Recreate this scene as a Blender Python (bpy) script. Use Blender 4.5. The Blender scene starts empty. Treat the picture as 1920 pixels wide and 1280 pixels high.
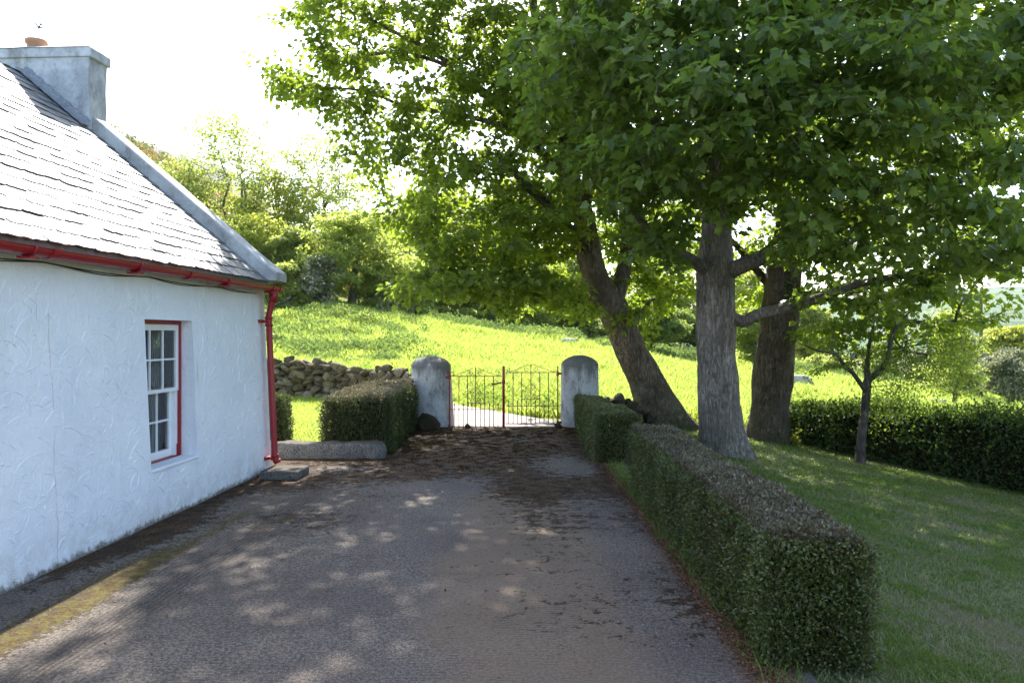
import bpy, bmesh, math, random
import numpy as np
from mathutils import Vector, noise as mnoise

R = math.radians
rng = np.random.default_rng(7)
random.seed(7)
scene = bpy.context.scene
COL = scene.collection

# ------------------------------------------------------------------ camera
F = 1550.0; EYE = 1.6; HOR = 628.0
cam_d = bpy.data.cameras.new('camera'); cam = bpy.data.objects.new('camera', cam_d); COL.objects.link(cam)
cam.location = (0, 0, EYE); cam.rotation_euler = (R(90), 0, 0)
cam_d.sensor_width = 36; cam_d.lens = F / 1920 * 36; cam_d.shift_y = -(640 - HOR) / 1920
cam_d.clip_start = 0.05; cam_d.clip_end = 12000
scene.camera = cam
# ------------------------------------------------------------------ world, sun, exposure
SUN_EL = 43.6; SUN_AZ = -4.5          # azimuth from +Y, positive towards +X
world = bpy.data.worlds.new('World'); scene.world = world; world.use_nodes = True
wn = world.node_tree; wn.nodes.clear()
wo = wn.nodes.new('ShaderNodeOutputWorld'); wb = wn.nodes.new('ShaderNodeBackground')
sky = wn.nodes.new('ShaderNodeTexSky'); sky.sky_type = 'NISHITA'; sky.sun_disc = False
sky.sun_elevation = R(SUN_EL); sky.sun_rotation = R(SUN_AZ)
sky.dust_density = 1.5; sky.air_density = 1.0; sky.ozone_density = 1.0; sky.altitude = 50
wb.inputs['Strength'].default_value = 0.15
wn.links.new(sky.outputs[0], wb.inputs[0]); wn.links.new(wb.outputs[0], wo.inputs[0])
sd = bpy.data.lights.new('sun', 'SUN'); sun = bpy.data.objects.new('sun', sd); COL.objects.link(sun)
sd.energy = 4.4; sd.angle = R(0.53); sd.color = (1.0, 0.955, 0.88)
L = Vector((math.sin(R(SUN_AZ)) * math.cos(R(SUN_EL)), math.cos(R(SUN_AZ)) * math.cos(R(SUN_EL)), math.sin(R(SUN_EL))))
sun.rotation_euler = L.to_track_quat('Z', 'Y').to_euler(); sun.location = (-5, 30, 40)
scene.view_settings.view_transform = 'Standard'; scene.view_settings.look = 'None'
scene.view_settings.exposure = 1.85; scene.view_settings.gamma = 1.0
scene.cycles.max_bounces = 7; scene.cycles.diffuse_bounces = 4; scene.cycles.glossy_bounces = 2
scene.cycles.transmission_bounces = 4; scene.cycles.transparent_max_bounces = 6
scene.cycles.volume_bounces = 0; HAZE = .00007

# ------------------------------------------------------------------ helpers
def P(px, py, Y):
    return np.array([(px - 960) / F * Y, Y, EYE - (py - HOR) / F * Y])

def zg(x, y):
    x = np.asarray(x, float); y = np.asarray(y, float)
    near = -0.14 * 0.2 * np.logaddexp(0, (x - 1.6) / 0.2)
    near = np.maximum(near, -4 - 0 * x)
    far = 2.1 - 9 * np.tanh(0.155 * x / 9)
    t = np.clip((y - 17) / 43, 0, 1)
    z = near * (1 - t) + far * t
    z = z + 0.55 * np.exp(-((x + 9) / 5) ** 2 - ((y - 44) / 8) ** 2)
    s = np.clip((y - 70) / 330, 0, 1); s = s * s * (3 - 2 * s)
    z = z - 12 * s * (0.5 + 0.5 * np.tanh((x - 10) / 25))
    w = np.clip((y - 18) / 10, 0, 1)
    z = z + w * 0.10 * (np.sin(x * 0.9 + y * 0.35) + np.sin(x * 0.31 - y * 0.52 + 1.3))
    return z

def on_ground(px, Y, dz=0.0):
    x = (px - 960) / F * Y
    return np.array([x, Y, float(zg(x, Y)) + dz])

def tag(o, label=None, cat=None, group=None, kind=None):
    if label: o['label'] = label
    if cat: o['category'] = cat
    if group: o['group'] = group
    if kind: o['kind'] = kind
    return o

def link(o, parent=None):
    COL.objects.link(o)
    if parent is not None: o.parent = parent
    return o

def empty(name, loc=(0, 0, 0), rz=0.0, parent=None):
    o = bpy.data.objects.new(name, None); link(o, parent)
    o.location = [float(v) for v in loc]; o.rotation_euler = (0, 0, rz); o.empty_display_size = 0.2
    return o

class MB:
    """collects polygons and builds one mesh object"""
    def __init__(s): s.v = []; s.f = []; s.mi = []
    def add(s, verts, faces, mi=0):
        b = len(s.v); s.v.extend([tuple(map(float, p)) for p in verts])
        for f in faces: s.f.append([i + b for i in f]); s.mi.append(mi)
    def box(s, lo, hi, mi=0):
        x0, y0, z0 = lo; x1, y1, z1 = hi
        s.add([(x0,y0,z0),(x1,y0,z0),(x1,y1,z0),(x0,y1,z0),(x0,y0,z1),(x1,y0,z1),(x1,y1,z1),(x0,y1,z1)],
              [(0,3,2,1),(4,5,6,7),(0,1,5,4),(1,2,6,5),(2,3,7,6),(3,0,4,7)], mi)
    def tube(s, pts, rad, n=8, cap=True, mi=0):
        v, f = tube_arrays(np.array(pts, float), np.array(rad, float) * np.ones(len(pts)), n, cap)
        s.add(v, f, mi)
    def build(s, name, mats, parent=None, smooth=False, loc=None, bevel=0.0):
        me = bpy.data.meshes.new(name); me.from_pydata(s.v, [], s.f); me.validate(); me.update()
        if not isinstance(mats, (list, tuple)): mats = [mats]
        for m in mats: me.materials.append(m)
        if len(mats) > 1 and len(me.polygons) == len(s.mi): me.polygons.foreach_set('material_index', s.mi)
        if smooth: me.polygons.foreach_set('use_smooth', [True] * len(me.polygons))
        o = bpy.data.objects.new(name, me); link(o, parent)
        if loc is not None: o.location = [float(q) for q in loc]
        if bevel > 0:
            m = o.modifiers.new('bevel', 'BEVEL'); m.width = bevel; m.segments = 2; m.limit_method = 'ANGLE'
        return o

def tube_arrays(p, r, n, cap=True, wob=None):
    k = len(p); t = np.gradient(p, axis=0); t /= np.linalg.norm(t, axis=1)[:, None] + 1e-9
    ref = np.array([0.0, 0, 1]) if abs(t[0][2]) < 0.9 else np.array([1.0, 0, 0])
    a = np.cross(t[0], ref); a /= np.linalg.norm(a)
    V = []; ang = np.arange(n) / n * 2 * math.pi
    for i in range(k):
        a = a - t[i] * np.dot(a, t[i]); a /= np.linalg.norm(a) + 1e-9
        b = np.cross(t[i], a)
        rr = r[i] if wob is None else r[i] * wob(i, ang)
        V.append(p[i] + (np.cos(ang) * rr)[:, None] * a + (np.sin(ang) * rr)[:, None] * b)
    V = np.concatenate(V)
    Fs = []
    for i in range(k - 1):
        for j in range(n):
            Fs.append((i*n+j, i*n+(j+1) % n, (i+1)*n+(j+1) % n, (i+1)*n+j))
    if cap:
        Fs.append(tuple(range(n))[::-1]); Fs.append(tuple((k-1)*n+j for j in range(n)))
    return V, Fs

def mesh_uniform(name, V, Fa, mat, parent=None, rnd=None, smooth=False, attrs=None, loc=None):
    """V (N,3), Fa (M,k) : every face has k corners"""
    V = np.ascontiguousarray(V, np.float32); Fa = np.ascontiguousarray(Fa, np.int32)
    me = bpy.data.meshes.new(name); M, k = Fa.shape
    me.vertices.add(len(V)); me.vertices.foreach_set('co', V.ravel())
    me.loops.add(M * k); me.loops.foreach_set('vertex_index', Fa.ravel())
    me.polygons.add(M); me.polygons.foreach_set('loop_start', np.arange(0, M * k, k, dtype=np.int32))
    try: me.polygons.foreach_set('loop_total', np.full(M, k, np.int32))
    except Exception: pass
    me.polygons.foreach_set('use_smooth', np.full(M, smooth))
    me.update(calc_edges=True)
    if rnd is not None:
        at = me.attributes.new('rnd', 'FLOAT', 'POINT'); at.data.foreach_set('value', np.asarray(rnd, np.float32))
    for an, av in (attrs or {}).items():
        at = me.attributes.new(an, 'FLOAT', 'POINT'); at.data.foreach_set('value', np.asarray(av, np.float32))
    me.materials.append(mat)
    o = bpy.data.objects.new(name, me); link(o, parent)
    if loc is not None: o.location = loc
    return o

# ------------------------------------------------------------------ materials
class NT:
    def __init__(s, name):
        s.m = bpy.data.materials.new(name); s.m.use_nodes = True; s.t = s.m.node_tree; s.t.nodes.clear()
        s.out = s.t.nodes.new('ShaderNodeOutputMaterial')
        s.b = s.t.nodes.new('ShaderNodeBsdfPrincipled'); s.t.links.new(s.b.outputs[0], s.out.inputs[0])
        s.g = s.t.nodes.new('ShaderNodeNewGeometry'); s.pos = s.g.outputs['Position']
    def n(s, typ, **kw):
        x = s.t.nodes.new(typ)
        for k, v in kw.items(): setattr(x, k, v)
        return x
    def l(s, a, b): s.t.links.new(a, b)
    def obj(s):
        return s.n('ShaderNodeTexCoord').outputs['Object']
    def mapping(s, vec, scale=(1, 1, 1), rot=(0, 0, 0), loc=(0, 0, 0)):
        m = s.n('ShaderNodeMapping'); m.inputs['Scale'].default_value = scale
        m.inputs['Rotation'].default_value = rot; m.inputs['Location'].default_value = loc
        s.l(vec, m.inputs[0]); return m.outputs[0]
    def noise(s, scale, detail=4, rough=0.6, vec=None, dist=0.0):
        x = s.n('ShaderNodeTexNoise'); x.inputs['Scale'].default_value = scale; x.inputs['Detail'].default_value = detail
        x.inputs['Roughness'].default_value = rough; x.inputs['Distortion'].default_value = dist
        s.l(vec if vec is not None else s.pos, x.inputs['Vector']); return x.outputs['Fac']
    def vor(s, scale, vec=None, feature='F1', out='Distance', rand=1.0):
        x = s.n('ShaderNodeTexVoronoi', feature=feature); x.inputs['Scale'].default_value = scale
        x.inputs['Randomness'].default_value = rand
        s.l(vec if vec is not None else s.pos, x.inputs['Vector']); return x.outputs[out]
    def ramp(s, fac, stops):
        x = s.n('ShaderNodeValToRGB'); e = x.color_ramp.elements
        while len(e) > 1: e.remove(e[-1])
        e[0].position = stops[0][0]; e[0].color = col(stops[0][1])
        for p, c in stops[1:]:
            q = e.new(p); q.color = col(c)
        s.l(fac, x.inputs[0]); return x.outputs[0]
    def mix(s, fac, a, b, mode='MIX'):
        x = s.n('ShaderNodeMix', data_type='RGBA', blend_type=mode)
        for v, i in ((fac, 0), (a, 6), (b, 7)):
            if hasattr(v, 'links'): s.l(v, x.inputs[i])
            else: x.inputs[i].default_value = v if i == 0 else col(v)
        return x.outputs[2]
    def math(s, op, a, b=None, c=None, clamp=False):
        x = s.n('ShaderNodeMath', operation=op); x.use_clamp = clamp
        for i, v in enumerate((a, b, c)):
            if v is None: continue
            if hasattr(v, 'links'): s.l(v, x.inputs[i])
            else: x.inputs[i].default_value = v
        return x.outputs[0]
    def sstep(s, v, lo, hi):
        x = s.n('ShaderNodeMapRange', interpolation_type='SMOOTHSTEP')
        s.l(v, x.inputs[0]); x.inputs[1].default_value = lo; x.inputs[2].default_value = hi; return x.outputs[0]
    def attr(s, name):
        return s.n('ShaderNodeAttribute', attribute_name=name).outputs['Fac']
    def bump(s, h, strength=0.5, dist=0.01, prev=None):
        x = s.n('ShaderNodeBump'); x.inputs['Strength'].default_value = strength; x.inputs['Distance'].default_value = dist
        s.l(h, x.inputs['Height'])
        if prev is not None: s.l(prev, x.inputs['Normal'])
        return x.outputs[0]
    def fin(s, color=None, rough=None, normal=None, spec=None, metal=None):
        for v, k in ((color, 'Base Color'), (rough, 'Roughness'), (spec, 'Specular IOR Level'), (metal, 'Metallic')):
            if v is None: continue
            if hasattr(v, 'links'): s.l(v, s.b.inputs[k])
            else: s.b.inputs[k].default_value = col(v) if k == 'Base Color' else v
        if normal is not None: s.l(normal, s.b.inputs['Normal'])
        return s.m

def col(c): return (c[0], c[1], c[2], 1.0)

def leaf_mat(name, stops, trans, tmix=0.4, rough=0.5, spec=0.3, big=None):
    """stops: colours along the per-leaf random; trans: light coming through the blade"""
    s = NT(name); r = s.attr('rnd')
    c = s.ramp(r, stops)
    if big: c = s.mix(s.sstep(s.noise(big[0], 3), 0.42, 0.62), c, big[1], 'MULTIPLY')
    s.fin(c, rough, spec=spec)
    t = s.n('ShaderNodeBsdfTranslucent'); tc = s.mix(0.5, c, trans, 'MIX'); s.l(tc, t.inputs[0])
    mx = s.n('ShaderNodeMixShader'); mx.inputs[0].default_value = tmix
    s.l(s.b.outputs[0], mx.inputs[1]); s.l(t.outputs[0], mx.inputs[2]); s.l(mx.outputs[0], s.out.inputs[0])
    return s.m

def mat_plaster():
    s = NT('lime_washed_plaster')
    p = s.obj()
    n1 = s.noise(2.2, 5, 0.6, p); n2 = s.noise(14, 5, 0.65, p); n3 = s.noise(70, 3, 0.6, p)
    # trowel arcs: rings of a voronoi distance, broken up
    d = s.noise(3.0, 2, 0.5, p)
    v1 = s.vor(3.3, s.mapping(p, (1, 1, 1)), 'F1'); v2 = s.vor(5.7, s.mapping(p, (1, 1, .8), loc=(3, 1, 7)), 'F1')
    w1 = s.math('ADD', s.math('MULTIPLY', v1, 55), s.math('MULTIPLY', d, 9))
    r1 = s.math('POWER', s.math('ABSOLUTE', s.math('SINE', w1)), 7)
    w2 = s.math('ADD', s.math('MULTIPLY', v2, 75), s.math('MULTIPLY', d, 14))
    r2 = s.math('POWER', s.math('ABSOLUTE', s.math('SINE', w2)), 9)
    m1 = s.sstep(s.noise(4.5, 2, .5, s.mapping(p, loc=(9, 2, 1))), .5, .64); m2 = s.sstep(s.noise(6, 2, .5, s.mapping(p, loc=(1, 7, 3))), .52, .64)
    h = s.math('ADD', s.math('MULTIPLY', r1, m1), s.math('MULTIPLY', r2, m2))
    h = s.math('ADD', s.math('MULTIPLY', h, 0.10), s.math('MULTIPLY', s.math('ABSOLUTE', s.math('SUBTRACT', s.noise(7, 5, .6, p, 1.6), .5)), -1.5))
    h = s.math('ADD', h, s.math('MULTIPLY', n2, 0.8))
    h = s.math('ADD', h, s.math('MULTIPLY', n3, 0.12))
    nrm = s.bump(h, .65, 0.016)
    c = s.mix(s.sstep(n1, 0.3, 0.7), (0.745, 0.77, 0.81), (0.80, 0.815, 0.84))
    z = s.n('ShaderNodeSeparateXYZ'); s.l(s.pos, z.inputs[0])
    low = s.math('MULTIPLY', s.math('SUBTRACT', 1.0, s.sstep(z.outputs[2], 0.0, 0.38)), s.sstep(s.noise(7, 5, .7, p), 0.38, 0.66))
    c = s.mix(s.math('MULTIPLY', low, 0.4), c, (0.40, 0.36, 0.27))
    foot = s.math('SUBTRACT', 1.0, s.sstep(s.math('SUBTRACT', z.outputs[2], s.math('MULTIPLY', s.noise(14, 5, .75, p), .15)), -0.07, -0.015))
    c = s.mix(s.math('MULTIPLY', foot, 0.85), c, (0.07, 0.06, 0.035))
    yel = s.math('MULTIPLY', s.sstep(s.noise(1.1, 4, .6, s.mapping(p, loc=(5, 5, 5))), .55, .72), s.sstep(n2, .45, .6))
    c = s.mix(s.math('MULTIPLY', yel, .35), c, (0.66, 0.62, 0.50))
    rust = s.math('MULTIPLY', s.sstep(s.noise(3, 3, .5, s.mapping(p, (1, 6, .35), loc=(2, 2, 2))), .71, .76), .5)
    c = s.mix(rust, c, (0.55, 0.36, 0.2))
    lp = s.n('ShaderNodeSeparateXYZ'); s.l(p, lp.inputs[0])
    wob = s.math('MULTIPLY', s.math('SUBTRACT', s.noise(2.2, 5, .7, s.mapping(p, (0, .2, 1))), .5), .16)
    for y0_, w_, k_, z1_ in ((-4.13, .006, .55, 1.85), (-2.72, .003, .35, .5), (-5.3, .003, .3, 1.6)):
        dl = s.math('ABSOLUTE', s.math('ADD', s.math('SUBTRACT', lp.outputs[1], y0_), wob))
        ln = s.math('SUBTRACT', 1.0, s.sstep(dl, w_ * .3, w_))
        ln = s.math('MULTIPLY', ln, s.sstep(s.noise(5, 3, .6, s.mapping(p, loc=(y0_, 0, 0))), .42, .56)); ln = s.math('MULTIPLY', ln, s.math('SUBTRACT', 1.0, s.sstep(lp.outputs[2], z1_ - .05, z1_)))
        c = s.mix(s.math('MULTIPLY', ln, k_), c, (.42, .27, .17))
    drip = s.math('MULTIPLY', s.sstep(s.noise(1.0, 5, .7, s.mapping(p, (1, 9, .5), loc=(6, 1, 0))), .56, .72), .16)
    c = s.mix(drip, c, (.45, .44, .40))
    return s.fin(c, 0.85, nrm, spec=0.2)

def mat_cement(name='weathered_cement', a=(0.24, 0.235, 0.235), b=(0.42, 0.415, 0.41), dark=(0.10, 0.10, 0.085), dk=0.6, sc=1.0):
    s = NT(name); p = s.pos
    n1 = s.noise(2.5 * sc, 6, .65, p); n2 = s.noise(30 * sc, 5, .7, p); n3 = s.noise(160, 2, .5, p)
    c = s.mix(s.sstep(n1, .32, .68), a, b)
    st = s.noise(5 * sc, 5, .7, s.mapping(p, (1, 1, .35)))
    c = s.mix(s.math('MULTIPLY', s.sstep(st, .5, .66), dk), c, dark)
    c = s.mix(s.math('MULTIPLY', s.sstep(n2, .35, .75), .35), c, (0.6, 0.6, 0.58))
    h = s.math('ADD', s.math('MULTIPLY', n2, 1.0), s.math('MULTIPLY', n3, .4))
    return s.fin(c, .9, s.bump(h, .6, .008), spec=.2)

def mat_pillar():
    m = mat_cement('whitewashed_pillar', (.24, .24, .24), (.46, .46, .455), (.07, .07, .06), .8, 1.3)
    t = m.node_tree; b = next(n for n in t.nodes if n.type == 'BSDF_PRINCIPLED'); src = b.inputs['Base Color'].links[0].from_socket
    g = t.nodes.new('ShaderNodeNewGeometry'); x = t.nodes.new('ShaderNodeSeparateXYZ'); t.links.new(g.outputs['Position'], x.inputs[0])
    n = t.nodes.new('ShaderNodeTexNoise'); n.inputs['Scale'].default_value = 7; n.inputs['Detail'].default_value = 6
    mp = t.nodes.new('ShaderNodeMapping'); mp.inputs['Scale'].default_value = (1.6, 1.6, .3); t.links.new(g.outputs['Position'], mp.inputs[0]); t.links.new(mp.outputs[0], n.inputs['Vector'])
    a = t.nodes.new('ShaderNodeMath'); a.operation = 'MULTIPLY_ADD'; t.links.new(n.outputs[0], a.inputs[0]); a.inputs[1].default_value = .9; t.links.new(x.outputs[2], a.inputs[2])
    r = t.nodes.new('ShaderNodeMapRange'); r.interpolation_type = 'SMOOTHSTEP'; t.links.new(a.outputs[0], r.inputs[0]); r.inputs[1].default_value = 1.33; r.inputs[2].default_value = 1.55; r.inputs[4].default_value = .8
    k = t.nodes.new('ShaderNodeMix'); k.data_type = 'RGBA'; t.links.new(r.outputs[0], k.inputs[0]); t.links.new(src, k.inputs[6]); k.inputs[7].default_value = (.10, .095, .085, 1)
    t.links.new(k.outputs[2], b.inputs['Base Color']); return m

def mossy_top_mat(*a_, **k_):
    m = mat_cement(*a_, **k_)
    t = m.node_tree; b = next(n for n in t.nodes if n.type == 'BSDF_PRINCIPLED'); src = b.inputs['Base Color'].links[0].from_socket
    g = t.nodes.new('ShaderNodeNewGeometry'); x = t.nodes.new('ShaderNodeSeparateXYZ'); t.links.new(g.outputs['Normal'], x.inputs[0])
    n = t.nodes.new('ShaderNodeTexNoise'); n.inputs['Scale'].default_value = 14; n.inputs['Detail'].default_value = 6; t.links.new(g.outputs['Position'], n.inputs['Vector'])
    a = t.nodes.new('ShaderNodeMath'); a.operation = 'MULTIPLY_ADD'; t.links.new(n.outputs[0], a.inputs[0]); a.inputs[1].default_value = .8; t.links.new(x.outputs[2], a.inputs[2])
    r = t.nodes.new('ShaderNodeMapRange'); r.interpolation_type = 'SMOOTHSTEP'; t.links.new(a.outputs[0], r.inputs[0]); r.inputs[1].default_value = 1.05; r.inputs[2].default_value = 1.4; r.inputs[4].default_value = .85
    k = t.nodes.new('ShaderNodeMix'); k.data_type = 'RGBA'; t.links.new(r.outputs[0], k.inputs[0]); t.links.new(src, k.inputs[6]); k.inputs[7].default_value = (.06, .045, .03, 1)
    t.links.new(k.outputs[2], b.inputs['Base Color']); return m

def mat_slate():
    s = NT('slate_roofing'); r = s.attr('rnd')
    c = s.ramp(r, [(0, (.10, .102, .108)), (.5, (.155, .157, .162)), (.85, (.22, .22, .216)), (1, (.145, .135, .125))])
    n = s.noise(12, 6, .7); c = s.mix(s.math('MULTIPLY', s.sstep(n, .45, .7), .5), c, (.24, .235, .215))
    return s.fin(c, s.math('ADD', s.math('MULTIPLY', n, .25), .42), s.bump(s.noise(25, 5, .7), .7, .010), spec=.33)

def mat_paint(name, c, rough=.35, wear=.12, wc=(.25, .08, .05)):
    s = NT(name)
    n = s.noise(6, 5, .65); n2 = s.noise(45, 4, .7)
    k = s.mix(s.math('MULTIPLY', s.sstep(n, .5, .75), .35), c, tuple(q * .6 for q in c))
    k = s.mix(s.math('MULTIPLY', s.sstep(n2, .68 - wear * .3, .72), min(1, wear * 5)), k, wc)
    return s.fin(k, s.math('ADD', s.math('MULTIPLY', n, .3), rough - .1), s.bump(n2, .25, .002), spec=.5)

def mat_bark(name, a, b, dark, moss=0.0):
    s = NT(name); p = s.obj()
    q = s.mapping(p, (9, 9, 1.7)); q2 = s.mapping(p, (26, 26, 4.5), loc=(3, 1, 2))
    f1 = s.math('ABSOLUTE', s.math('SUBTRACT', s.noise(1.0, 4, .62, q, .6), .5)); f2 = s.math('ABSOLUTE', s.math('SUBTRACT', s.noise(1.0, 4, .65, q2, .5), .5))
    n1 = s.noise(1.6, 5, .65, p); n2 = s.noise(28, 6, .75, s.mapping(p, (1, 1, .4)))
    c = s.mix(s.sstep(n1, .35, .65), a, b)
    gate = s.sstep(s.noise(1.1, 3, .6, s.mapping(p, loc=(4, 4, 0))), .36, .58)
    crack = s.math('MULTIPLY', s.math('SUBTRACT', 1.0, s.sstep(f1, .0, .045)), gate)
    crack2 = s.math('SUBTRACT', 1.0, s.sstep(f2, .0, .07))
    c = s.mix(s.math('MULTIPLY', crack, .6), c, dark)
    c = s.mix(s.math('MULTIPLY', crack2, .38), c, dark)
    c = s.mix(s.math('MULTIPLY', s.sstep(n2, .42, .72), .4), c, tuple(x * .45 for x in a))
    lich = s.math('MULTIPLY', s.sstep(s.noise(3.2, 5, .7, s.mapping(p, loc=(8, 1, 3))), .56, .66), .45)
    c = s.mix(lich, c, tuple(x * 1.5 for x in b))
    if moss:
        z = s.n('ShaderNodeSeparateXYZ'); s.l(s.pos, z.inputs[0])
        mm = s.math('MULTIPLY', s.math('SUBTRACT', 1.0, s.sstep(z.outputs[2], -.3, 1.1)), s.sstep(s.noise(6, 5, .7, p), .4, .6))
        c = s.mix(s.math('MULTIPLY', mm, moss), c, (.035, .05, .012))
    h = s.math('ADD', s.math('MULTIPLY', s.math('ADD', crack, s.math('MULTIPLY', crack2, .6)), -1.0), s.math('MULTIPLY', n2, .9))
    return s.fin(c, .9, s.bump(h, .9, .022), spec=.15)

def mat_rock(name='field_stone', k=1.0):
    s = NT(name); r = s.attr('rnd')
    c = s.ramp(r, [(0, (.07*k, .055*k, .035*k)), (.35, (.11*k, .085*k, .05*k)), (.7, (.17*k, .135*k, .08*k)), (1, (.22*k, .19*k, .135*k))])
    n = s.noise(8, 6, .7); n2 = s.noise(3, 4, .6)
    c = s.mix(s.math('MULTIPLY', s.sstep(n, .55, .68), .35), c, (.24*k, .23*k, .18*k))
    c = s.mix(s.math('MULTIPLY', s.sstep(n2, .56, .7), .7), c, (.09, .09, .03)); c = s.mix(s.math('MULTIPLY', s.sstep(s.noise(30, 4, .8), .5, .62), .55), c, (.045*k, .037*k, .025*k))
    return s.fin(c, .92, s.bump(s.noise(22, 6, .75), .7, .015), spec=.15)

def mat_drive():
    s = NT('mossy_concrete'); p = s.pos
    md, mg, br, gv = s.attr('moss_dark'), s.attr('moss_green'), s.attr('brown'), s.attr('groove')
    n1 = s.noise(.9, 5, .6, p); n2 = s.noise(9, 6, .7, p); n3 = s.noise(52, 5, .8, p); n4 = s.noise(190, 2, .6, p)
    c = s.mix(s.sstep(n1, .3, .7), (.122, .097, .080), (.205, .168, .134))
    c = s.mix(s.math('MULTIPLY', s.sstep(n3, .40, .58), .85), c, (.042, .034, .030))
    c = s.mix(s.math('MULTIPLY', s.sstep(n4, .60, .70), .8), c, (.46, .42, .37))
    c = s.mix(s.math('MULTIPLY', s.sstep(s.math('ADD', s.math('MULTIPLY', br, 1.0), s.math('SUBTRACT', s.noise(26, 5, .75, p), .5)), .22, 1.0), .50), c, (.20, .135, .082))
    # tamping lines across, raked grooves along
    sp = s.n('ShaderNodeSeparateXYZ'); s.l(p, sp.inputs[0])
    wy = s.math('ADD', s.math('MULTIPLY', sp.outputs[1], 190), s.math('MULTIPLY', s.noise(3.5, 4, .6, p), 16))
    t1 = s.math('SINE', wy)
    t1m = s.math('MULTIPLY', t1, s.sstep(s.noise(1.7, 3, .6, p), .42, .62))
    wx = s.math('ADD', s.math('MULTIPLY', s.math('SUBTRACT', sp.outputs[0], s.math('MULTIPLY', sp.outputs[1], .0632)), 170), s.math('MULTIPLY', s.noise(4, 3, .6, p), 9))
    t2 = s.math('MULTIPLY', s.math('SINE', wx), gv)
    dk = s.math('MULTIPLY', s.sstep(t1m, .5, 1.0), s.sstep(n2, .42, .6))
    c = s.mix(s.math('MULTIPLY', dk, .6), c, (.028, .022, .022))
    c = s.mix(s.math('MULTIPLY', s.sstep(t2, .3, .9), .6), c, (.06, .05, .045))
    # dark brown moss
    a = s.math('ADD', md, s.math('MULTIPLY', s.math('SUBTRACT', n2, .5), 1.9))
    a = s.math('ADD', a, s.math('MULTIPLY', s.math('SUBTRACT', s.noise(38, 5, .8, p), .5), 1.3))
    ms = s.sstep(a, .52, .70)
    mc = s.mix(s.sstep(n3, .35, .65), (.012, .007, .005), (.085, .044, .018))
    mc = s.mix(s.sstep(s.noise(5, 5, .75, p), .42, .62), mc, (.15, .072, .022)); mc = s.mix(s.math('MULTIPLY', s.sstep(s.noise(11, 5, .75, s.mapping(p, loc=(3, 3, 3))), .58, .68), .6), mc, (.07, .075, .015))
    mc = s.mix(s.sstep(n3, .40, .60), (.008, .005, .004), mc)
    c = s.mix(s.math('MULTIPLY', ms, .90), c, mc)
    g = s.math('ADD', mg, s.math('MULTIPLY', s.math('SUBTRACT', s.noise(26, 6, .85, p), .5), 4.2))
    gs = s.sstep(g, .62, .92)
    gc = s.mix(s.sstep(s.noise(14, 4, .7, p), .4, .62), (.10, .055, .018), (.17, .14, .03))
    c = s.mix(s.math('MULTIPLY', gs, .9), c, gc)
    h = s.math('ADD', s.math('MULTIPLY', n3, .9), s.math('MULTIPLY', t1m, .18))
    h = s.math('ADD', h, s.math('MULTIPLY', t2, 1.6))
    h = s.math('ADD', h, s.math('MULTIPLY', s.math('MULTIPLY', ms, s.noise(70, 4, .75, p)), 3.2))
    h = s.math('ADD', h, s.math('MULTIPLY', s.math('MULTIPLY', gs, s.noise(60, 4, .75, p)), 4.0))
    return s.fin(c, .9, s.bump(h, .85, .007), spec=.18)

def mat_ground():
    s = NT('grassy_ground'); p = s.pos
    sp = s.n('ShaderNodeSeparateXYZ'); s.l(p, sp.inputs[0])
    n1 = s.noise(.35, 5, .6, p); n2 = s.noise(3.5, 6, .7, p); n3 = s.noise(45, 4, .7, p); n4 = s.noise(.06, 4, .6, p)
    lawn = s.mix(s.sstep(n2, .4, .62), (.075, .12, .022), (.14, .15, .055))
    lawn = s.mix(s.math('MULTIPLY', s.sstep(s.noise(1.4, 5, .7, s.mapping(p, (1.0, .5, 1), (0, 0, .7))), .47, .62), .9), lawn, (.19, .155, .095))
    field = s.mix(s.sstep(n1, .35, .65), (.27, .34, .07), (.36, .41, .09))
    field = s.mix(s.math('MULTIPLY', s.sstep(n2, .45, .65), .45), field, (.075, .13, .025))
    far = s.sstep(sp.outputs[1], 14.5, 16.5)
    c = s.mix(far, lawn, field)
    hay = s.sstep(sp.outputs[1], 61, 64)
    c = s.mix(s.math('MULTIPLY', hay, .8), c, (.26, .25, .10))
    c = s.mix(s.math('MULTIPLY', s.sstep(n3, .4, .7), .35), c, (.03, .04, .01))
    return s.fin(c, .95, s.bump(s.noise(18, 6, .75, p), .9, .05), spec=.1)

def mat_hill(name, cols, sc, lines=None):
    s = NT(name); p = s.pos
    n1 = s.noise(sc, 6, .65, p); n2 = s.noise(sc * 5, 6, .75, p)
    c = s.mix(s.sstep(n1, .38, .62), cols[0], cols[1])
    c = s.mix(s.sstep(n2, .52, .62), c, cols[2])
    if lines:
        q = s.mapping(p, (1, .45, 1)); v = s.vor(lines, q, 'DISTANCE_TO_EDGE', rand=.9)
        cc = s.vor(lines, q, 'F1', 'Color', .9)
        r = s.n('ShaderNodeSeparateColor'); s.l(cc, r.inputs[0])
        f = s.ramp(r.outputs[0], [(0, (.06, .11, .04)), (.4, (.10, .15, .055)), (.7, (.075, .11, .05)), (1, (.14, .15, .08))])
        c = s.mix(.75, c, f)
        c = s.mix(s.math('SUBTRACT', 1, s.sstep(v, .02, .06)), c, (.035, .06, .03))
        c = s.mix(s.math('MULTIPLY', s.sstep(s.noise(sc * 9, 5, .7, p), .56, .62), .8), c, (.04, .065, .03))
    return s.fin(c, .95, s.bump(n2, .8, 2.0 / max(sc * 100, 1)), spec=.05)

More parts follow.
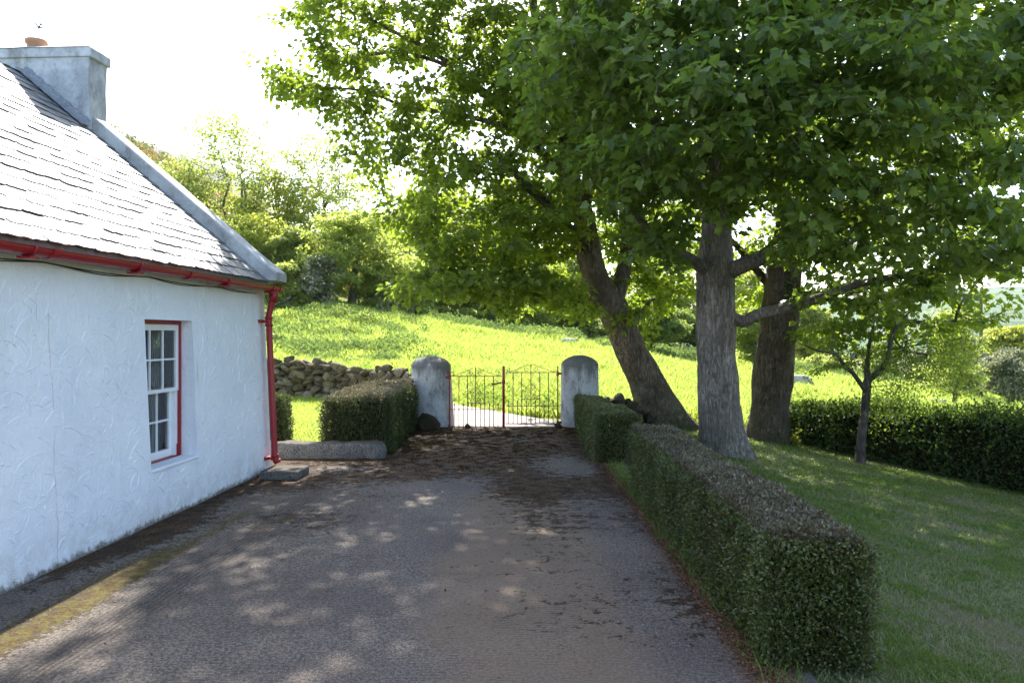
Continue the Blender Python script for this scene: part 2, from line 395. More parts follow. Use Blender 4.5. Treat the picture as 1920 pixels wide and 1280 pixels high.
M = {}
M['plaster'] = mat_plaster()
M['cement'] = mat_cement()
M['pillar'] = mat_pillar()
M['chimney'] = mat_cement('patchy_limewash', (.34, .35, .36), (.62, .63, .64), (.16, .15, .14), .6, 1.6)
M['kerbstone'] = mossy_top_mat('rough_concrete_kerb', (.036, .030, .023), (.088, .075, .058), (.015, .012, .008), .95, 2.5)
M['slate'] = mat_slate()
M['red'] = mat_paint('red_gloss_paint', (.27, .008, .015), .36)
M['red_rust'] = mat_paint('rusting_red_paint', (.20, .02, .022), .55, .4, (.07, .028, .015))
M['white'] = mat_paint('white_gloss_paint', (.78, .79, .80), .35, .03, (.4, .38, .35))
M['lead'] = mat_cement('lead_flashing', (.16, .17, .19), (.24, .25, .27), (.08, .08, .09), .3)
M['clay'] = mat_paint('clay_pot', (.46, .24, .13), .8, .1, (.3, .25, .2))
M['cable'] = mat_paint('black_cable', (.02, .018, .02), .5, 0)
M['rock'] = mat_rock(); M['darkrock'] = mat_rock('dark_stone', .5)  # second one is a darker tint of the field stone colours
M['bark_a'] = mat_bark('sycamore_bark_brown', (.165, .125, .092), (.245, .195, .15), (.03, .02, .015), .8)
M['bark_b'] = mat_bark('sycamore_bark_grey', (.24, .20, .175), (.34, .295, .26), (.055, .042, .033), .4)
M['bark_c'] = mat_bark('sycamore_bark_dark', (.115, .085, .065), (.18, .14, .11), (.025, .018, .012), .4)
M['bark_far'] = mat_bark('grey_bark', (.14, .12, .09), (.20, .17, .13), (.04, .03, .02), 0)
M['bark_birch'] = mat_bark('birch_bark', (.09, .07, .055), (.20, .17, .15), (.02, .015, .012), 0)
M['twig'] = mat_bark('hedge_twig', (.16, .11, .075), (.22, .17, .12), (.05, .04, .03), 0)
M['drive'] = mat_drive(); M['ground'] = mat_ground()
M['soil'] = mat_cement('dark_soil', (.05, .035, .025), (.09, .06, .04), (.02, .015, .01), .5, 4)
M['lane'] = mat_cement('pale_lane', (.26, .24, .215), (.34, .32, .29), (.2, .18, .15), .3)
M['syc'] = leaf_mat('sycamore_leaf', [(0, (.055, .088, .012)), (.4, (.085, .128, .015)), (.75, (.125, .168, .020)), (1, (.20, .24, .03))], (.58, .76, .06), .52, .45, .4, (1.0, (.75, .80, .66)))
M['syc_b'] = leaf_mat('sycamore_leaf_near', [(0, (.050, .084, .018)), (.4, (.095, .140, .028)), (.75, (.140, .188, .036)), (1, (.22, .265, .062))], (.46, .66, .06), .48, .40, .5, (1.1, (.72, .78, .62)))
M['ash'] = leaf_mat('pale_leaf', [(0, (.13, .175, .035)), (.5, (.19, .24, .05)), (1, (.26, .31, .075))], (.72, .80, .16), .6)
M['dark_leaf'] = leaf_mat('dark_leaf', [(0, (.055, .09, .022)), (.5, (.095, .14, .034)), (1, (.15, .20, .05))], (.48, .60, .08), .52)
M['mid_leaf'] = leaf_mat('mid_green_leaf', [(0, (.11, .155, .03)), (.5, (.17, .22, .045)), (1, (.24, .29, .065))], (.74, .84, .14), .64)
M['yel_leaf'] = leaf_mat('yellow_green_leaf', [(0, (.17, .22, .03)), (.5, (.25, .30, .04)), (1, (.32, .34, .06))], (.74, .78, .10), .58)
M['haw_leaf'] = leaf_mat('hawthorn_blossom', [(0, (.08, .12, .035)), (.62, (.14, .18, .06)), (.70, (.38, .33, .24)), (1, (.52, .46, .36))], (.35, .38, .15), .35)
M['birch_leaf'] = leaf_mat('birch_leaf', [(0, (.08, .14, .02)), (.5, (.12, .19, .025)), (1, (.17, .24, .035))], (.38, .50, .03), .5)
M['hedge'] = leaf_mat('clipped_hedge_leaf', [(0, (.042, .054, .012)), (.35, (.094, .115, .028)), (.8, (.15, .178, .046)), (.93, (.20, .21, .08)), (1, (.24, .125, .06))], (.16, .22, .04), .3, .4, .6, (2.6, (.62, .56, .5)))
M['hedge_top'] = leaf_mat('hedge_top_growth', [(0, (.06, .05, .025)), (.3, (.15, .115, .07)), (.55, (.23, .19, .125)), (.78, (.13, .145, .06)), (1, (.33, .29, .21))], (.16, .14, .07), .25, .5, .35, (3.2, (.66, .60, .52)))
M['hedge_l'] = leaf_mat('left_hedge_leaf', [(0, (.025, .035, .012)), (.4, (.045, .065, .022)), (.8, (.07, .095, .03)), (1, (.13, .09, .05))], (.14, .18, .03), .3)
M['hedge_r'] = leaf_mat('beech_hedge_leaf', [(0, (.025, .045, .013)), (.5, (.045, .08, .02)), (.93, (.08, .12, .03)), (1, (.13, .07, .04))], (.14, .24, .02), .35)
M['blade'] = leaf_mat('grass_blade', [(0, (.085, .135, .022)), (.45, (.125, .185, .03)), (.72, (.17, .215, .048)), (.86, (.26, .22, .14)), (1, (.34, .29, .20))], (.24, .36, .04), .35)
M['blade_f'] = leaf_mat('field_grass_blade', [(0, (.24, .33, .06)), (.5, (.33, .41, .075)), (1, (.42, .46, .11))], (.60, .70, .12), .5, .6, .15)
M['nettle'] = leaf_mat('nettle_leaf', [(0, (.07, .12, .03)), (.5, (.12, .18, .05)), (1, (.18, .25, .07))], (.30, .42, .08), .4, .7, .12)
M['verge'] = leaf_mat('verge_leaf', [(0, (.12, .19, .03)), (.5, (.18, .27, .045)), (1, (.26, .34, .06))], (.45, .58, .08), .45, .7, .12)
M['moss'] = leaf_mat('moss_tuft', [(0, (.008, .005, .003)), (.3, (.032, .017, .009)), (.5, (.095, .045, .015)), (.58, (.20, .09, .02)), (.7, (.10, .085, .015)), (.9, (.20, .19, .02)), (1, (.26, .24, .03))], (.15, .12, .02), .15, .8, .1)
M['litter'] = leaf_mat('fallen_leaf', [(0, (.06, .024, .012)), (.5, (.16, .062, .03)), (1, (.26, .14, .075))], (.1, .05, .02), .15, .7)

# ------------------------------------------------------------------ leaf geometry
def leaf_template(kind):
    if kind == 'maple':
        h = [(0, 0, 0), (.16, -.10, .02), (.42, -.02, .05), (.36, .18, .05), (.56, .42, .06), (.30, .50, .03), (.26, .66, .03), (0, 1.0, -.06)]
        v = list(h) + [(-x, y, z) for x, y, z in h[1:-1]]
        f = [(0, 1, 2, 3, 4, 5, 6, 7), (0, 7, 13, 12, 11, 10, 9, 8)]
        return np.array(v, float), np.array(f)
    if kind == 'oval':
        v = [(0, 0, 0), (.3, .45, .05), (0, 1, -.05), (-.3, .45, .05)]
        return np.array(v, float), np.array([(0, 1, 2), (0, 2, 3)])
    if kind == 'diamond':
        v = [(0, 0, 0), (.34, .5, .04), (0, 1, 0), (-.34, .5, .04)]
        return np.array(v, float), np.array([(0, 1, 2, 3)])

def scatter_leaves(centres, axis, normal, size, kind):
    T, Fc = leaf_template(kind); N = len(centres); K = len(T)
    y = axis / (np.linalg.norm(axis, axis=1)[:, None] + 1e-9)
    z = normal - y * np.sum(normal * y, 1)[:, None]; z /= np.linalg.norm(z, axis=1)[:, None] + 1e-9
    x = np.cross(y, z)
    fold = rng.uniform(.3, 2.2, N)
    V = centres[:, None, :] + size[:, None, None] * (T[None, :, 0, None] * x[:, None, :] + T[None, :, 1, None] * y[:, None, :]
        + (T[None, :, 2] * fold[:, None])[:, :, None] * z[:, None, :])
    Fa = (Fc[None, :, :] + (np.arange(N) * K)[:, None, None]).reshape(-1, Fc.shape[1])
    return V.reshape(-1, 3), Fa, K

def make_leaves(name, C, A, Nn, S, kind, mat, parent=None, rndv=None, loc=None):
    if loc is not None: C = C - np.array(loc)
    V, Fa, K = scatter_leaves(C, A, Nn, S, kind)
    r = np.repeat(rng.random(len(C)) if rndv is None else rndv, K)
    return mesh_uniform(name, V, Fa, mat, parent, rnd=r)

# ------------------------------------------------------------------ tree growth (space colonisation)
def colonize(nodes, parents, attr, step, infl, kill, iters=140, up=0.0):
    nodes = [np.array(n, float) for n in nodes]; parents = list(parents)
    A = np.array(attr, float); best = np.full(len(A), 1e9); bi = np.zeros(len(A), int)
    Np = np.array(nodes)
    for s0 in range(len(Np)):
        d = np.linalg.norm(A - Np[s0], axis=1); m = d < best; best[m] = d[m]; bi[m] = s0
    seen = {}
    for it in range(iters):
        if len(A) == 0: break
        act = best < infl
        if not act.any():
            infl *= 1.4
            if infl > 12: break
            continue
        dirs = A[act] - np.array(nodes)[bi[act]]; dirs /= np.linalg.norm(dirs, axis=1)[:, None] + 1e-9
        acc = {}
        for i, d in zip(bi[act], dirs):
            if i in acc: acc[i] += d
            else: acc[i] = d.copy()
        new = []
        for i, d in acc.items():
            d = d / (np.linalg.norm(d) + 1e-9) + rng.normal(0, .18, 3); d[2] += up
            d /= np.linalg.norm(d)
            k = seen.get(i, 0)
            if k > 3: continue
            seen[i] = k + 1
            new.append((nodes[i] + d * step, i))
        if not new:
            m = best > kill * 1.5; A = A[~act | m][:0]; break
        b0 = len(nodes)
        for p, i in new: nodes.append(p); parents.append(i)
        NP = np.array([p for p, _ in new])
        D = np.linalg.norm(A[:, None, :] - NP[None], axis=2); j = D.argmin(1); dm = D[np.arange(len(A)), j]
        m = dm < best; best[m] = dm[m]; bi[m] = j[m] + b0
        keep = best > kill
        A = A[keep]; best = best[keep]; bi = bi[keep]
    return np.array(nodes), np.array(parents)

def pipe(nodes, parents, tip, fixed=None, ex=2.3):
    n = len(nodes); cnt = np.zeros(n); ch = np.zeros(n, int)
    for i in range(n):
        if parents[i] >= 0: ch[parents[i]] += 1
    cnt[ch == 0] = 1
    for i in range(n - 1, -1, -1):
        if parents[i] >= 0: cnt[parents[i]] += cnt[i]
    r = tip * cnt ** (1 / ex)
    if fixed is not None:
        for i, v in enumerate(fixed): r[i] = v
    for i in range(n):
        p = parents[i]
        if p >= 0 and (fixed is None or i >= len(fixed)): r[i] = min(r[i], r[p] * .86 if ch[p] > 1 else r[p])
    return r, cnt, ch

def branch_mesh(name, nodes, parents, r, cnt, mat, parent, loc, fixed=0, minr=0.0, base_wob=True):
    n = len(nodes); kids = [[] for _ in range(n)]
    for i in range(n):
        if parents[i] >= 0: kids[parents[i]].append(i)
    V = []; Fs = []; off = 0; starts = [(i, None) for i in range(n) if parents[i] < 0]
    while starts:
        s0, pr = starts.pop()
        chain = [pr, s0] if pr is not None else [s0]; cur = s0
        while kids[cur]:
            ks = sorted(kids[cur], key=lambda q: -(r[q] * 1000 + cnt[q] * .001))
            nx = ks[0]
            for k in ks[1:]: starts.append((k, cur))
            chain.append(nx); cur = nx
        if len(chain) < 2: continue
        rr = r[chain].copy()
        if pr is not None: rr[0] = min(rr[0], rr[1] * 1.25)
        if rr.max() < minr: continue
        p = nodes[chain].copy()
        rr[-1] *= .35
        R0 = rr.max(); sides = 28 if R0 > .2 else (12 if R0 > .07 else (6 if R0 > .02 else 4))
        if R0 > .05 and len(p) > 2:    # subdivide smoothly
            t = np.arange(len(p)); m = 6 if R0 > .2 else 3; tt = np.linspace(0, len(p) - 1, (len(p) - 1) * m + 1)
            q = np.empty((len(tt), 3))
            for a, u in enumerate(tt):
                i = min(int(u), len(p) - 2); f = u - i
                p0 = p[max(i-1, 0)]; p1 = p[i]; p2 = p[i+1]; p3 = p[min(i+2, len(p)-1)]
                q[a] = .5 * ((2*p1) + (-p0+p2)*f + (2*p0-5*p1+4*p2-p3)*f*f + (-p0+3*p1-3*p2+p3)*f**3)
            rr = np.interp(tt, t, rr); p = q
        wob = None
        if R0 > .07:
            sd0 = random.random() * 50; pp = p
            def wob(i, ang, pp=pp, sd0=sd0, rr=rr, R0=R0, pr=pr):
                z = pp[i][2]
                o = np.array([mnoise.noise(Vector((math.cos(a) * 1.6 + sd0, math.sin(a) * 1.6, z * 1.5))) for a in ang]) * .14
                o2 = np.array([mnoise.noise(Vector((math.cos(a) * 6 + sd0, math.sin(a) * 6, z * 5))) for a in ang]) * .045
                w = 1 + o + o2
                if pr is None:
                    k = max(0.0, 1 - (z - pp[0][2]) / .7)
                    w = w + k * k * .30 * (.5 + .5 * np.cos(ang * 5 + sd0)) 
                return w
        v, f = tube_arrays(p, rr, sides, True, wob)
        V.append(v); Fs += [[q + off for q in g] for g in f]; off += len(v)
    V = np.concatenate(V) - np.array(loc)
    mb = MB(); mb.v = [tuple(q) for q in V]; mb.f = Fs
    return mb.build(name, mat, parent, smooth=True)

def blob_points(blobs, n, clump=5, spread=.22):
    vol = np.array([b[3] * b[4] * b[5] for b in blobs]) ** .62; vol /= vol.sum()
    out = []
    for b, w in zip(blobs, vol):
        m = max(3, int(n * w / clump)); d = rng.normal(size=(m, 3)); d /= np.linalg.norm(d, axis=1)[:, None]
        rad = rng.random(m) ** .45
        c = np.array(b[:3]) + d * rad[:, None] * np.array(b[3:6])
        q = np.repeat(c, clump, 0) + rng.normal(0, spread, (m * clump, 3)) * np.array([1, 1, .6])
        out.append(q)
    return np.concatenate(out)

def tip_leaves(nodes, parents, r, thr, per, spread, smin, smax, droop=.5, flat=1.0, centre=None):
    idx = np.where(r < thr)[0]
    if len(idx) == 0: return None
    idx = np.repeat(idx, per); n = len(idx)
    p = nodes[idx]; par = nodes[np.maximum(parents[idx], 0)]
    f = rng.random(n)[:, None]; base = par * (1 - f) + p * f
    o = rng.normal(size=(n, 3)); o /= np.linalg.norm(o, axis=1)[:, None]; o *= (rng.random(n) ** .6)[:, None] * spread; o[:, 2] *= .42
    C = base + o
    ax = o / (np.linalg.norm(o, axis=1)[:, None] + 1e-6) + rng.normal(0, .35, (n, 3)); ax[:, 2] -= droop
    nn = rng.normal(0, .45, (n, 3)); nn[:, 2] += flat
    if centre is not None:
        out = C - centre; out /= np.linalg.norm(out, axis=1)[:, None] + 1e-6; nn += out * .35
    S = rng.uniform(smin, smax, n)
    return C, ax, nn, S

# ------------------------------------------------------------------ ground
def build_ground():
    def axis(neg, pos, d0, g):
        a = [0]; s = d0
        while a[-1] < pos: a.append(a[-1] + s); s *= g
        b = [0]; s = d0
        while b[-1] > -neg: b.append(b[-1] - s); s *= g
        return np.array(sorted(set(b + a)))
    xs = axis(3000, 3000, .22, 1.035); ys = axis(80, 3500, .25, 1.03)
    X, Y = np.meshgrid(xs, ys); Z = zg(X, Y)
    inside = (X < 1.15) & (X > -12) & (Y < 14.35)
    Z = np.where(inside, Z - .05, Z)
    V = np.stack([X, Y, Z], -1).reshape(-1, 3); nx = len(xs); ny = len(ys)
    i, j = np.meshgrid(np.arange(nx - 1), np.arange(ny - 1)); a = (j * nx + i).ravel()
    Fa = np.stack([a, a + 1, a + nx + 1, a + nx], 1)
    o = mesh_uniform('ground', V, Fa, M['ground'], smooth=True); tag(o, kind='structure')

def build_drive():
    xs = np.arange(-3.9, 1.181, .0425); ys = np.concatenate([np.arange(-6, 2.4, .3), np.arange(2.4, 14.46, .05)])
    X, Y = np.meshgrid(xs, ys); 
    wx = -2.85 - .0632 * (9.8 - Y)        # wall foot
    D = X - wx
    D0_ = D
    nz = np.array([[mnoise.noise(Vector((x * .9, y * .9, 3))) for x in xs] for y in ys])
    nz2 = np.array([[mnoise.noise(Vector((x * 3.1, y * 3.1, 8))) for x in xs] for y in ys])
    D = D + .07 * nz2 + .06 * nz
    Z = .004 + .006 * nz + .002 * nz2
    edge = X + .03 * nz2
    def g(v, c, w): return np.exp(-((v - c) / w) ** 2)
    sm = lambda v, a, b: np.clip((v - a) / (b - a), 0, 1) ** 2 * (3 - 2 * np.clip((v - a) / (b - a), 0, 1))
    br0 = g(X, .1, .7) * sm(-Y, -9, -6)
    md = .05 + .12 * nz2 + .70 * sm(Y, 7.4, 9.4) + .22 * sm(Y, 9.4, 11.5) + .26 * nz + .10 + .10 * br0
    md -= .34 * g(X, .75, .5) * g(Y, 10.4, 1.3) + .25 * g(X, .3, .8) * g(Y, 13.3, .8)
    md -= .6 * g(X, -.75, .55) * g(Y, 8.75, .45) + .55 * g(X, -2.1, .5) * g(Y, 9.9, .22) + .45 * g(X, -2.0, .35) * g(Y, 7.9, .3)
    md += .55 * g(D, .08, .14) * sm(Y, 1, 8) + .80 * g(D, .20, .22) * g(Y, 6.7, .9) + .4 * g(X, -1.9, .7) * g(Y, 7.2, .55)
    md += .25 * g(X, 1.05, .2) + .40 * g(X, .15, .45) * g(Y, 8.4, 1.0) + .22 * g(X, .4, .5) * g(Y, 6.6, .9)
    md += .16 * g(X, .5, .6) * g(Y, 4.2, 1.2)
    mg = .98 * g(D, .54, .20) * (1 - sm(Y, 5.6, 6.8)) + .55 * g(D, .55, .16) * g(Y, 7.0, .8) + .3 * g(X, -1.5, .3) * g(Y, 11.5, 1.2)
    mg += .32 * g(D, .62, .05) + .35 * g(X, -1.2, .35) * g(Y, 12.3, 1.0)
    br = (1.35 + .7 * nz + .4 * nz2) * sm(X + .25 * nz, -.85, -.1) * (1 - sm(X + .25 * nz, .2, 1.0)) * (1 - sm(Y, 7.8, 9))
    gr = g(D0_, .98, .20) * sm(-Y, -9.5, -8) 
    nx = len(xs); V = np.stack([edge, Y, Z], -1).reshape(-1, 3); ny = len(ys)
    i, j = np.meshgrid(np.arange(nx - 1), np.arange(ny - 1)); i = i.ravel(); j = j.ravel(); a = j * nx + i
    keep = ~((X[j, i] < -1.62) & (Y[j, i] > 10.95))
    a = a[keep]
    Fa = np.stack([a, a + 1, a + nx + 1, a + nx], 1)
    # thin edge skirts
    clean_ = np.clip(g(X, .75, .5) * g(Y, 10.2, 1.1) + .9 * g(X, .2, .9) * g(Y, 12.6, .35) + .8 * g(X, -.3, .5) * g(Y, 9.3, .3) + .8 * g(X, .9, .3) * g(Y, 12.0, .8), 0, 1)
    md = md - .35 * clean_
    # real moss cushions growing on the slab
    gx_, gy_ = rng.random(900000), rng.random(900000); px_ = -3.85 + 5.0 * gx_; py_ = 3.0 + 11.3 * gy_
    ii = np.clip(((px_ - xs[0]) / .0425).astype(int), 0, nx - 1) if False else np.clip(((px_ - xs[0]) / .0425).astype(int), 0, len(xs) - 1)
    jj = np.clip(np.searchsorted(ys, py_), 0, len(ys) - 1); keepm = ~((px_ < -1.62) & (py_ > 10.7)) & (D[jj, ii] > .02)
    px_, py_, ii, jj = px_[keepm], py_[keepm], ii[keepm], jj[keepm]
    vd, vg = md[jj, ii], mg[jj, ii]; base_p = np.maximum(vd, vg); cand = np.where(rng.random(len(px_)) < np.clip(base_p * 1.5 - .32, 0.012, 1))[0]
    tt = np.array([mnoise.fractal(Vector((float(a) * 6, float(b) * 9, 2.0)), .7, 2, 4) for a, b in zip(px_[cand], py_[cand])])
    kk = (tt + rng.normal(0, .12, len(cand)) + .30 * (vg[cand] > .35)) > .17 + .22 * clean_[jj[cand], ii[cand]]; cand = cand[kk][:110000]; tt_ = np.array([mnoise.noise(Vector((float(px_[q]) * 1.5, float(py_[q]) * 1.5, 9.0))) for q in cand])
    mx_, my_, isg = px_[cand], py_[cand], vg[cand] > vd[cand] * .9; m_ = len(cand)
    C_ = np.stack([mx_, my_, .003 + .008 * rng.random(m_) * np.clip((my_ - 3) / 6, .3, 1)], 1); A_ = rng.normal(0, 1, (m_, 3)); A_[:, 2] = np.abs(A_[:, 2]) * .35; N_ = rng.normal(0, .6, (m_, 3)); N_[:, 2] += .8
    colr = np.where(isg, rng.uniform(.62, 1, m_), np.where(rng.random(m_) < np.where(tt_ > .3, .35, .12), rng.uniform(.48, .75, m_), rng.uniform(0, .5, m_)))
    tag(make_leaves('moss', C_, A_, N_, rng.uniform(.004, .012, m_) * np.clip((my_ - 3) / 6, .5, 1.7), 'oval', M['moss'], rndv=colr), kind='stuff')
    print('moss', m_)
    o = mesh_uniform('driveway', V, Fa, M['drive'], smooth=True,
                     attrs={'moss_dark': md.ravel(), 'moss_green': mg.ravel(), 'brown': br.ravel(), 'groove': gr.ravel()})
    tag(o, kind='structure')
    # lane beyond the gate
    mb = MB(); pts = [(1.3, 14.46), (-1.2, 14.46), (-1.9, 15.6), (-5.5, 20.5), (-3.6, 20.6), (-1.25, 17.9), (-.3, 16.6), (.95, 15.1), (1.3, 14.95)]
    mb.add([(x, y, float(zg(x, y)) + .012) for x, y in pts], [tuple(range(len(pts)))[::-1]])
    tag(mb.build('lane', M['lane']), kind='structure')
    # soil strip beside the drive
    mb = MB(); n = 60; V = []
    for i in range(n):
        y = 2.2 + 8.1 * i / (n - 1); V += [(1.14, y, .010), (1.40 + .03 * math.sin(y * 5), y, .010 + float(zg(1.4, y)))]
    mb.add(V, [(2*i, 2*i+1, 2*i+3, 2*i+2) for i in range(n - 1)])
    tag(mb.build('soil_border', M['soil']), kind='structure')

build_ground(); build_drive()

# ------------------------------------------------------------------ hills
def ridge_hill(name, D0, D1, pts, mat, z0=2.0, seed=0, amp=.02, back=1.5):
    px = np.linspace(pts[0][0], pts[-1][0], 220); py = np.interp(px, [p[0] for p in pts], [p[1] for p in pts])
    nv = 40; V = []
    for j in range(nv + 14):
        if j < nv: v = j / (nv - 1); D = D0 + (D1 - D0) * v; e = v ** 1.1
        else: v = (j - nv + 1) / 14; D = D1 * (1 + (back - 1) * v); e = 1 - v * v
        for k in range(len(px)):
            X = (px[k] - 960) / F * D
            zt = EYE + (HOR - py[k]) / F * D1
            zb = min(z0, zt)
            nn = mnoise.fractal(Vector((X / D1 * 14 + seed, D / D1 * 9, seed)), 1.0, 2.0, 6)
            V.append((X, D, zb + (zt - zb) * e + nn * amp * D1 * min(1, (.15 + e))))
    nx = len(px); ny = nv + 14; i, j = np.meshgrid(np.arange(nx - 1), np.arange(ny - 1)); a = (j * nx + i).ravel()
    o = mesh_uniform(name, np.array(V), np.stack([a, a + 1, a + nx + 1, a + nx], 1), mat, smooth=True)
    tag(o, kind='structure'); return o
GORSE = [(-300, 60), (0, 165), (195, 240), (262, 272), (330, 312), (480, 400), (620, 480), (760, 545), (900, 600)]
hill1 = ridge_hill('hillside', 75, 230, GORSE, mat_hill('gorse_hillside', [(.13, .18, .05), (.19, .22, .06), (.28, .13, .035)], .045), 3.0, 3, .004)
ridge_hill('mountain', 500, 1400, [(-300, 215), (0, 240), (195, 254), (250, 268), (330, 286), (420, 312), (490, 366), (540, 430), (640, 500), (800, 575), (1000, 615), (1250, 622)],
           mat_hill('heather_mountain', [(.13, .12, .10), (.17, .15, .13), (.10, .12, .07)], .01), -5, 11, .003)
ridge_hill('far_hills', 700, 2300, [(1050, 612), (1300, 600), (1500, 572), (1700, 552), (1850, 540), (1920, 536), (2200, 500), (2800, 470)],
           mat_hill('farmland_hills', [(.07, .11, .045), (.09, .13, .05), (.035, .06, .03)], .006, .009), -14, 23, .003)

# ------------------------------------------------------------------ cottage
def build_cottage():
    H = empty('cottage', (-2.85, 9.8, 0), -math.atan(.0632))
    tag(H, 'white roughcast cottage with slate roof and red gutter beside the driveway', 'cottage')
    YB = -15.0; ZT = 2.20; BAT = .10; W = 5.6
    wy0, wy1, wz0, wz1 = -2.82, -1.94, .455, 1.735       # window opening in local y, z
    fx = lambda z: -BAT * z / ZT
    # front wall as a gently uneven grid with an opening
    ys = np.unique(np.concatenate([np.arange(YB, -6, .25), np.arange(-6, 0.001, .06), [wy0, wy1, 0]])); ys = ys[ys <= 0]
    zs = np.unique(np.concatenate([np.arange(-.05, ZT, .06), [wz0, wz1, ZT]]))
    mb = MB(); V = []; nx = len(ys)
    def jit(y, z):
        a = .010 * mnoise.noise(Vector((y * 1.3, z * 1.3, 5))) + .004 * mnoise.noise(Vector((y * 6, z * 6, 2)))
        return a
    for z in zs:
        for y in ys: V.append((fx(z) + jit(y, z), y, z))
    Fs = []
    for j in range(len(zs) - 1):
        for i in range(nx - 1):
            cy = (ys[i] + ys[i+1]) / 2; cz = (zs[j] + zs[j+1]) / 2
            if wy0 < cy < wy1 and wz0 < cz < wz1: continue
            Fs.append((j*nx+i, j*nx+i+1, (j+1)*nx+i+1, (j+1)*nx+i))
    mb.add(V, Fs)
    # reveals
    dp = .34
    def q(a, b, c, d): mb.add([a, b, c, d], [(0, 1, 2, 3)])
    f0 = fx(wz0); f1 = fx(wz1)
    for y in (wy0, wy1): q((f0 + jit(y, wz0), y, wz0), (f1 + jit(y, wz1), y, wz1), (-dp, y, wz1), (-dp, y, wz0))
    q((f1 + .01, wy0, wz1), (f1 + .01, wy1, wz1), (-dp, wy1, wz1), (-dp, wy0, wz1))
    q((f0 + .01, wy0, wz0), (f0 + .01, wy1, wz0), (-dp, wy1, wz0), (-dp, wy0, wz0))
    # rounded plaster corner bead at the gable end, back and inner faces
    gz = lambda x: 2.27 + .84 * min(-x, W + x) - .03
    n = 24; gx = [-W * i / n for i in range(n + 1)]
    V = []; 
    for x in gx: V += [(x + fx(0) if x < 0 else 0.0, 0, -.05), (x if x < 0 else fx(ZT), 0, max(ZT, gz(x)))]
    mb.add(V, [(2*i, 2*i+1, 2*i+3, 2*i+2) for i in range(n)])
    V = [(a, YB, b) for a, _, b in V]; mb.add(V, [(2*i, 2*i+2, 2*i+3, 2*i+1) for i in range(n)])
    mb.box((-W - .02, YB, -.05), (-W + .3, -.002, ZT)); mb.box((-.5, YB + .01, -.04), (-.40, wy0 - .05, ZT - .01)); mb.box((-.5, wy1 + .05, -.04), (-.40, -.01, ZT - .01))
    mb.box((-.5, wy0 - .05, -.04), (-.40, wy1 + .05, wz0 - .02)); mb.box((-.5, wy0 - .05, wz1 + .02), (-.40, wy1 + .05, ZT - .01))
    mb.box((-W + .3, YB + .01, ZT - .08), (-.1, -.01, ZT - .02)); mb.box((-W + .3, YB + .01, -.04), (-.5, -.01, 0.0))
    # trowel swirls: low crescent ridges pressed in the render
    rs = random.Random(5); 
    for k in range(1250):
        y = rs.uniform(-6.6, -.05); z = rs.uniform(.1, 2.15)
        rad = rs.uniform(.05, .21) * (1 if rs.random() < .8 else 1.5)
        a0 = rs.gauss(1.2, 1.0); sp = rs.uniform(.5, 1.7); m = 9; hgt = rs.uniform(.0012, .0055); wd = rs.uniform(.0022, .007); el = rs.uniform(.6, 1.0)
        V = []; ok = True
        for i in range(m):
            t = i / (m - 1); a = a0 + sp * (t - .5); e = math.sin(math.pi * t) ** .5
            cy = y + rad * math.cos(a); cz = z + rad * el * math.sin(a)
            if cy > -.02 or cz > 2.17 or cz < .05 or (wy0 - .03 < cy < wy1 + .03 and wz0 - .05 < cz < wz1 + .03): ok = False; break
            for dr, hh in ((-wd, -.0035), (0, hgt * e), (wd * 2.5, -.0035)):
                rr = rad + dr; yy = y + rr * math.cos(a); zz = z + rr * el * math.sin(a)
                V.append((fx(zz) + jit(yy, zz) + hh, yy, zz))
        if ok: mb.add(V, [(3*i+c, 3*i+c+1, 3*i+c+4, 3*i+c+3) for i in range(m - 1) for c in (0, 1)])
    mb.build('wall', M['plaster'], H)
    # slate roof
    SL = .84; e0 = (.075, 2.235)
    u = Vector((-1, 0, SL)).normalized(); nrm = Vector((SL, 0, 1)).normalized()
    deck = MB(); xm = -W / 2
    def rz(x): return e0[1] + SL * (e0[0] - x)
    dk = [(e0[0] - .02, rz(e0[0] - .02) - .035), (xm, rz(xm) - .035), (-W - .06, rz(xm) - .035 - SL * (W/2 + .06))]
    th = .06
    for (xa, za), (xb, zb) in ((dk[0], dk[1]), (dk[1], dk[2])):
        deck.add([(xa, YB, za), (xa, -.26, za), (xb, -.26, zb), (xb, YB, zb), (xa, YB, za-th), (xa, -.26, za-th), (xb, -.26, zb-th), (xb, YB, zb-th)],
                 [(0,1,2,3),(7,6,5,4),(0,4,5,1),(1,5,6,2),(2,6,7,3),(3,7,4,0)])
    V = []; Fs = []; rn = []
    expo = .170; length = math.sqrt(1 + SL * SL) * (e0[0] - xm); rows = int(length / expo) + 1
    rs = random.Random(3)
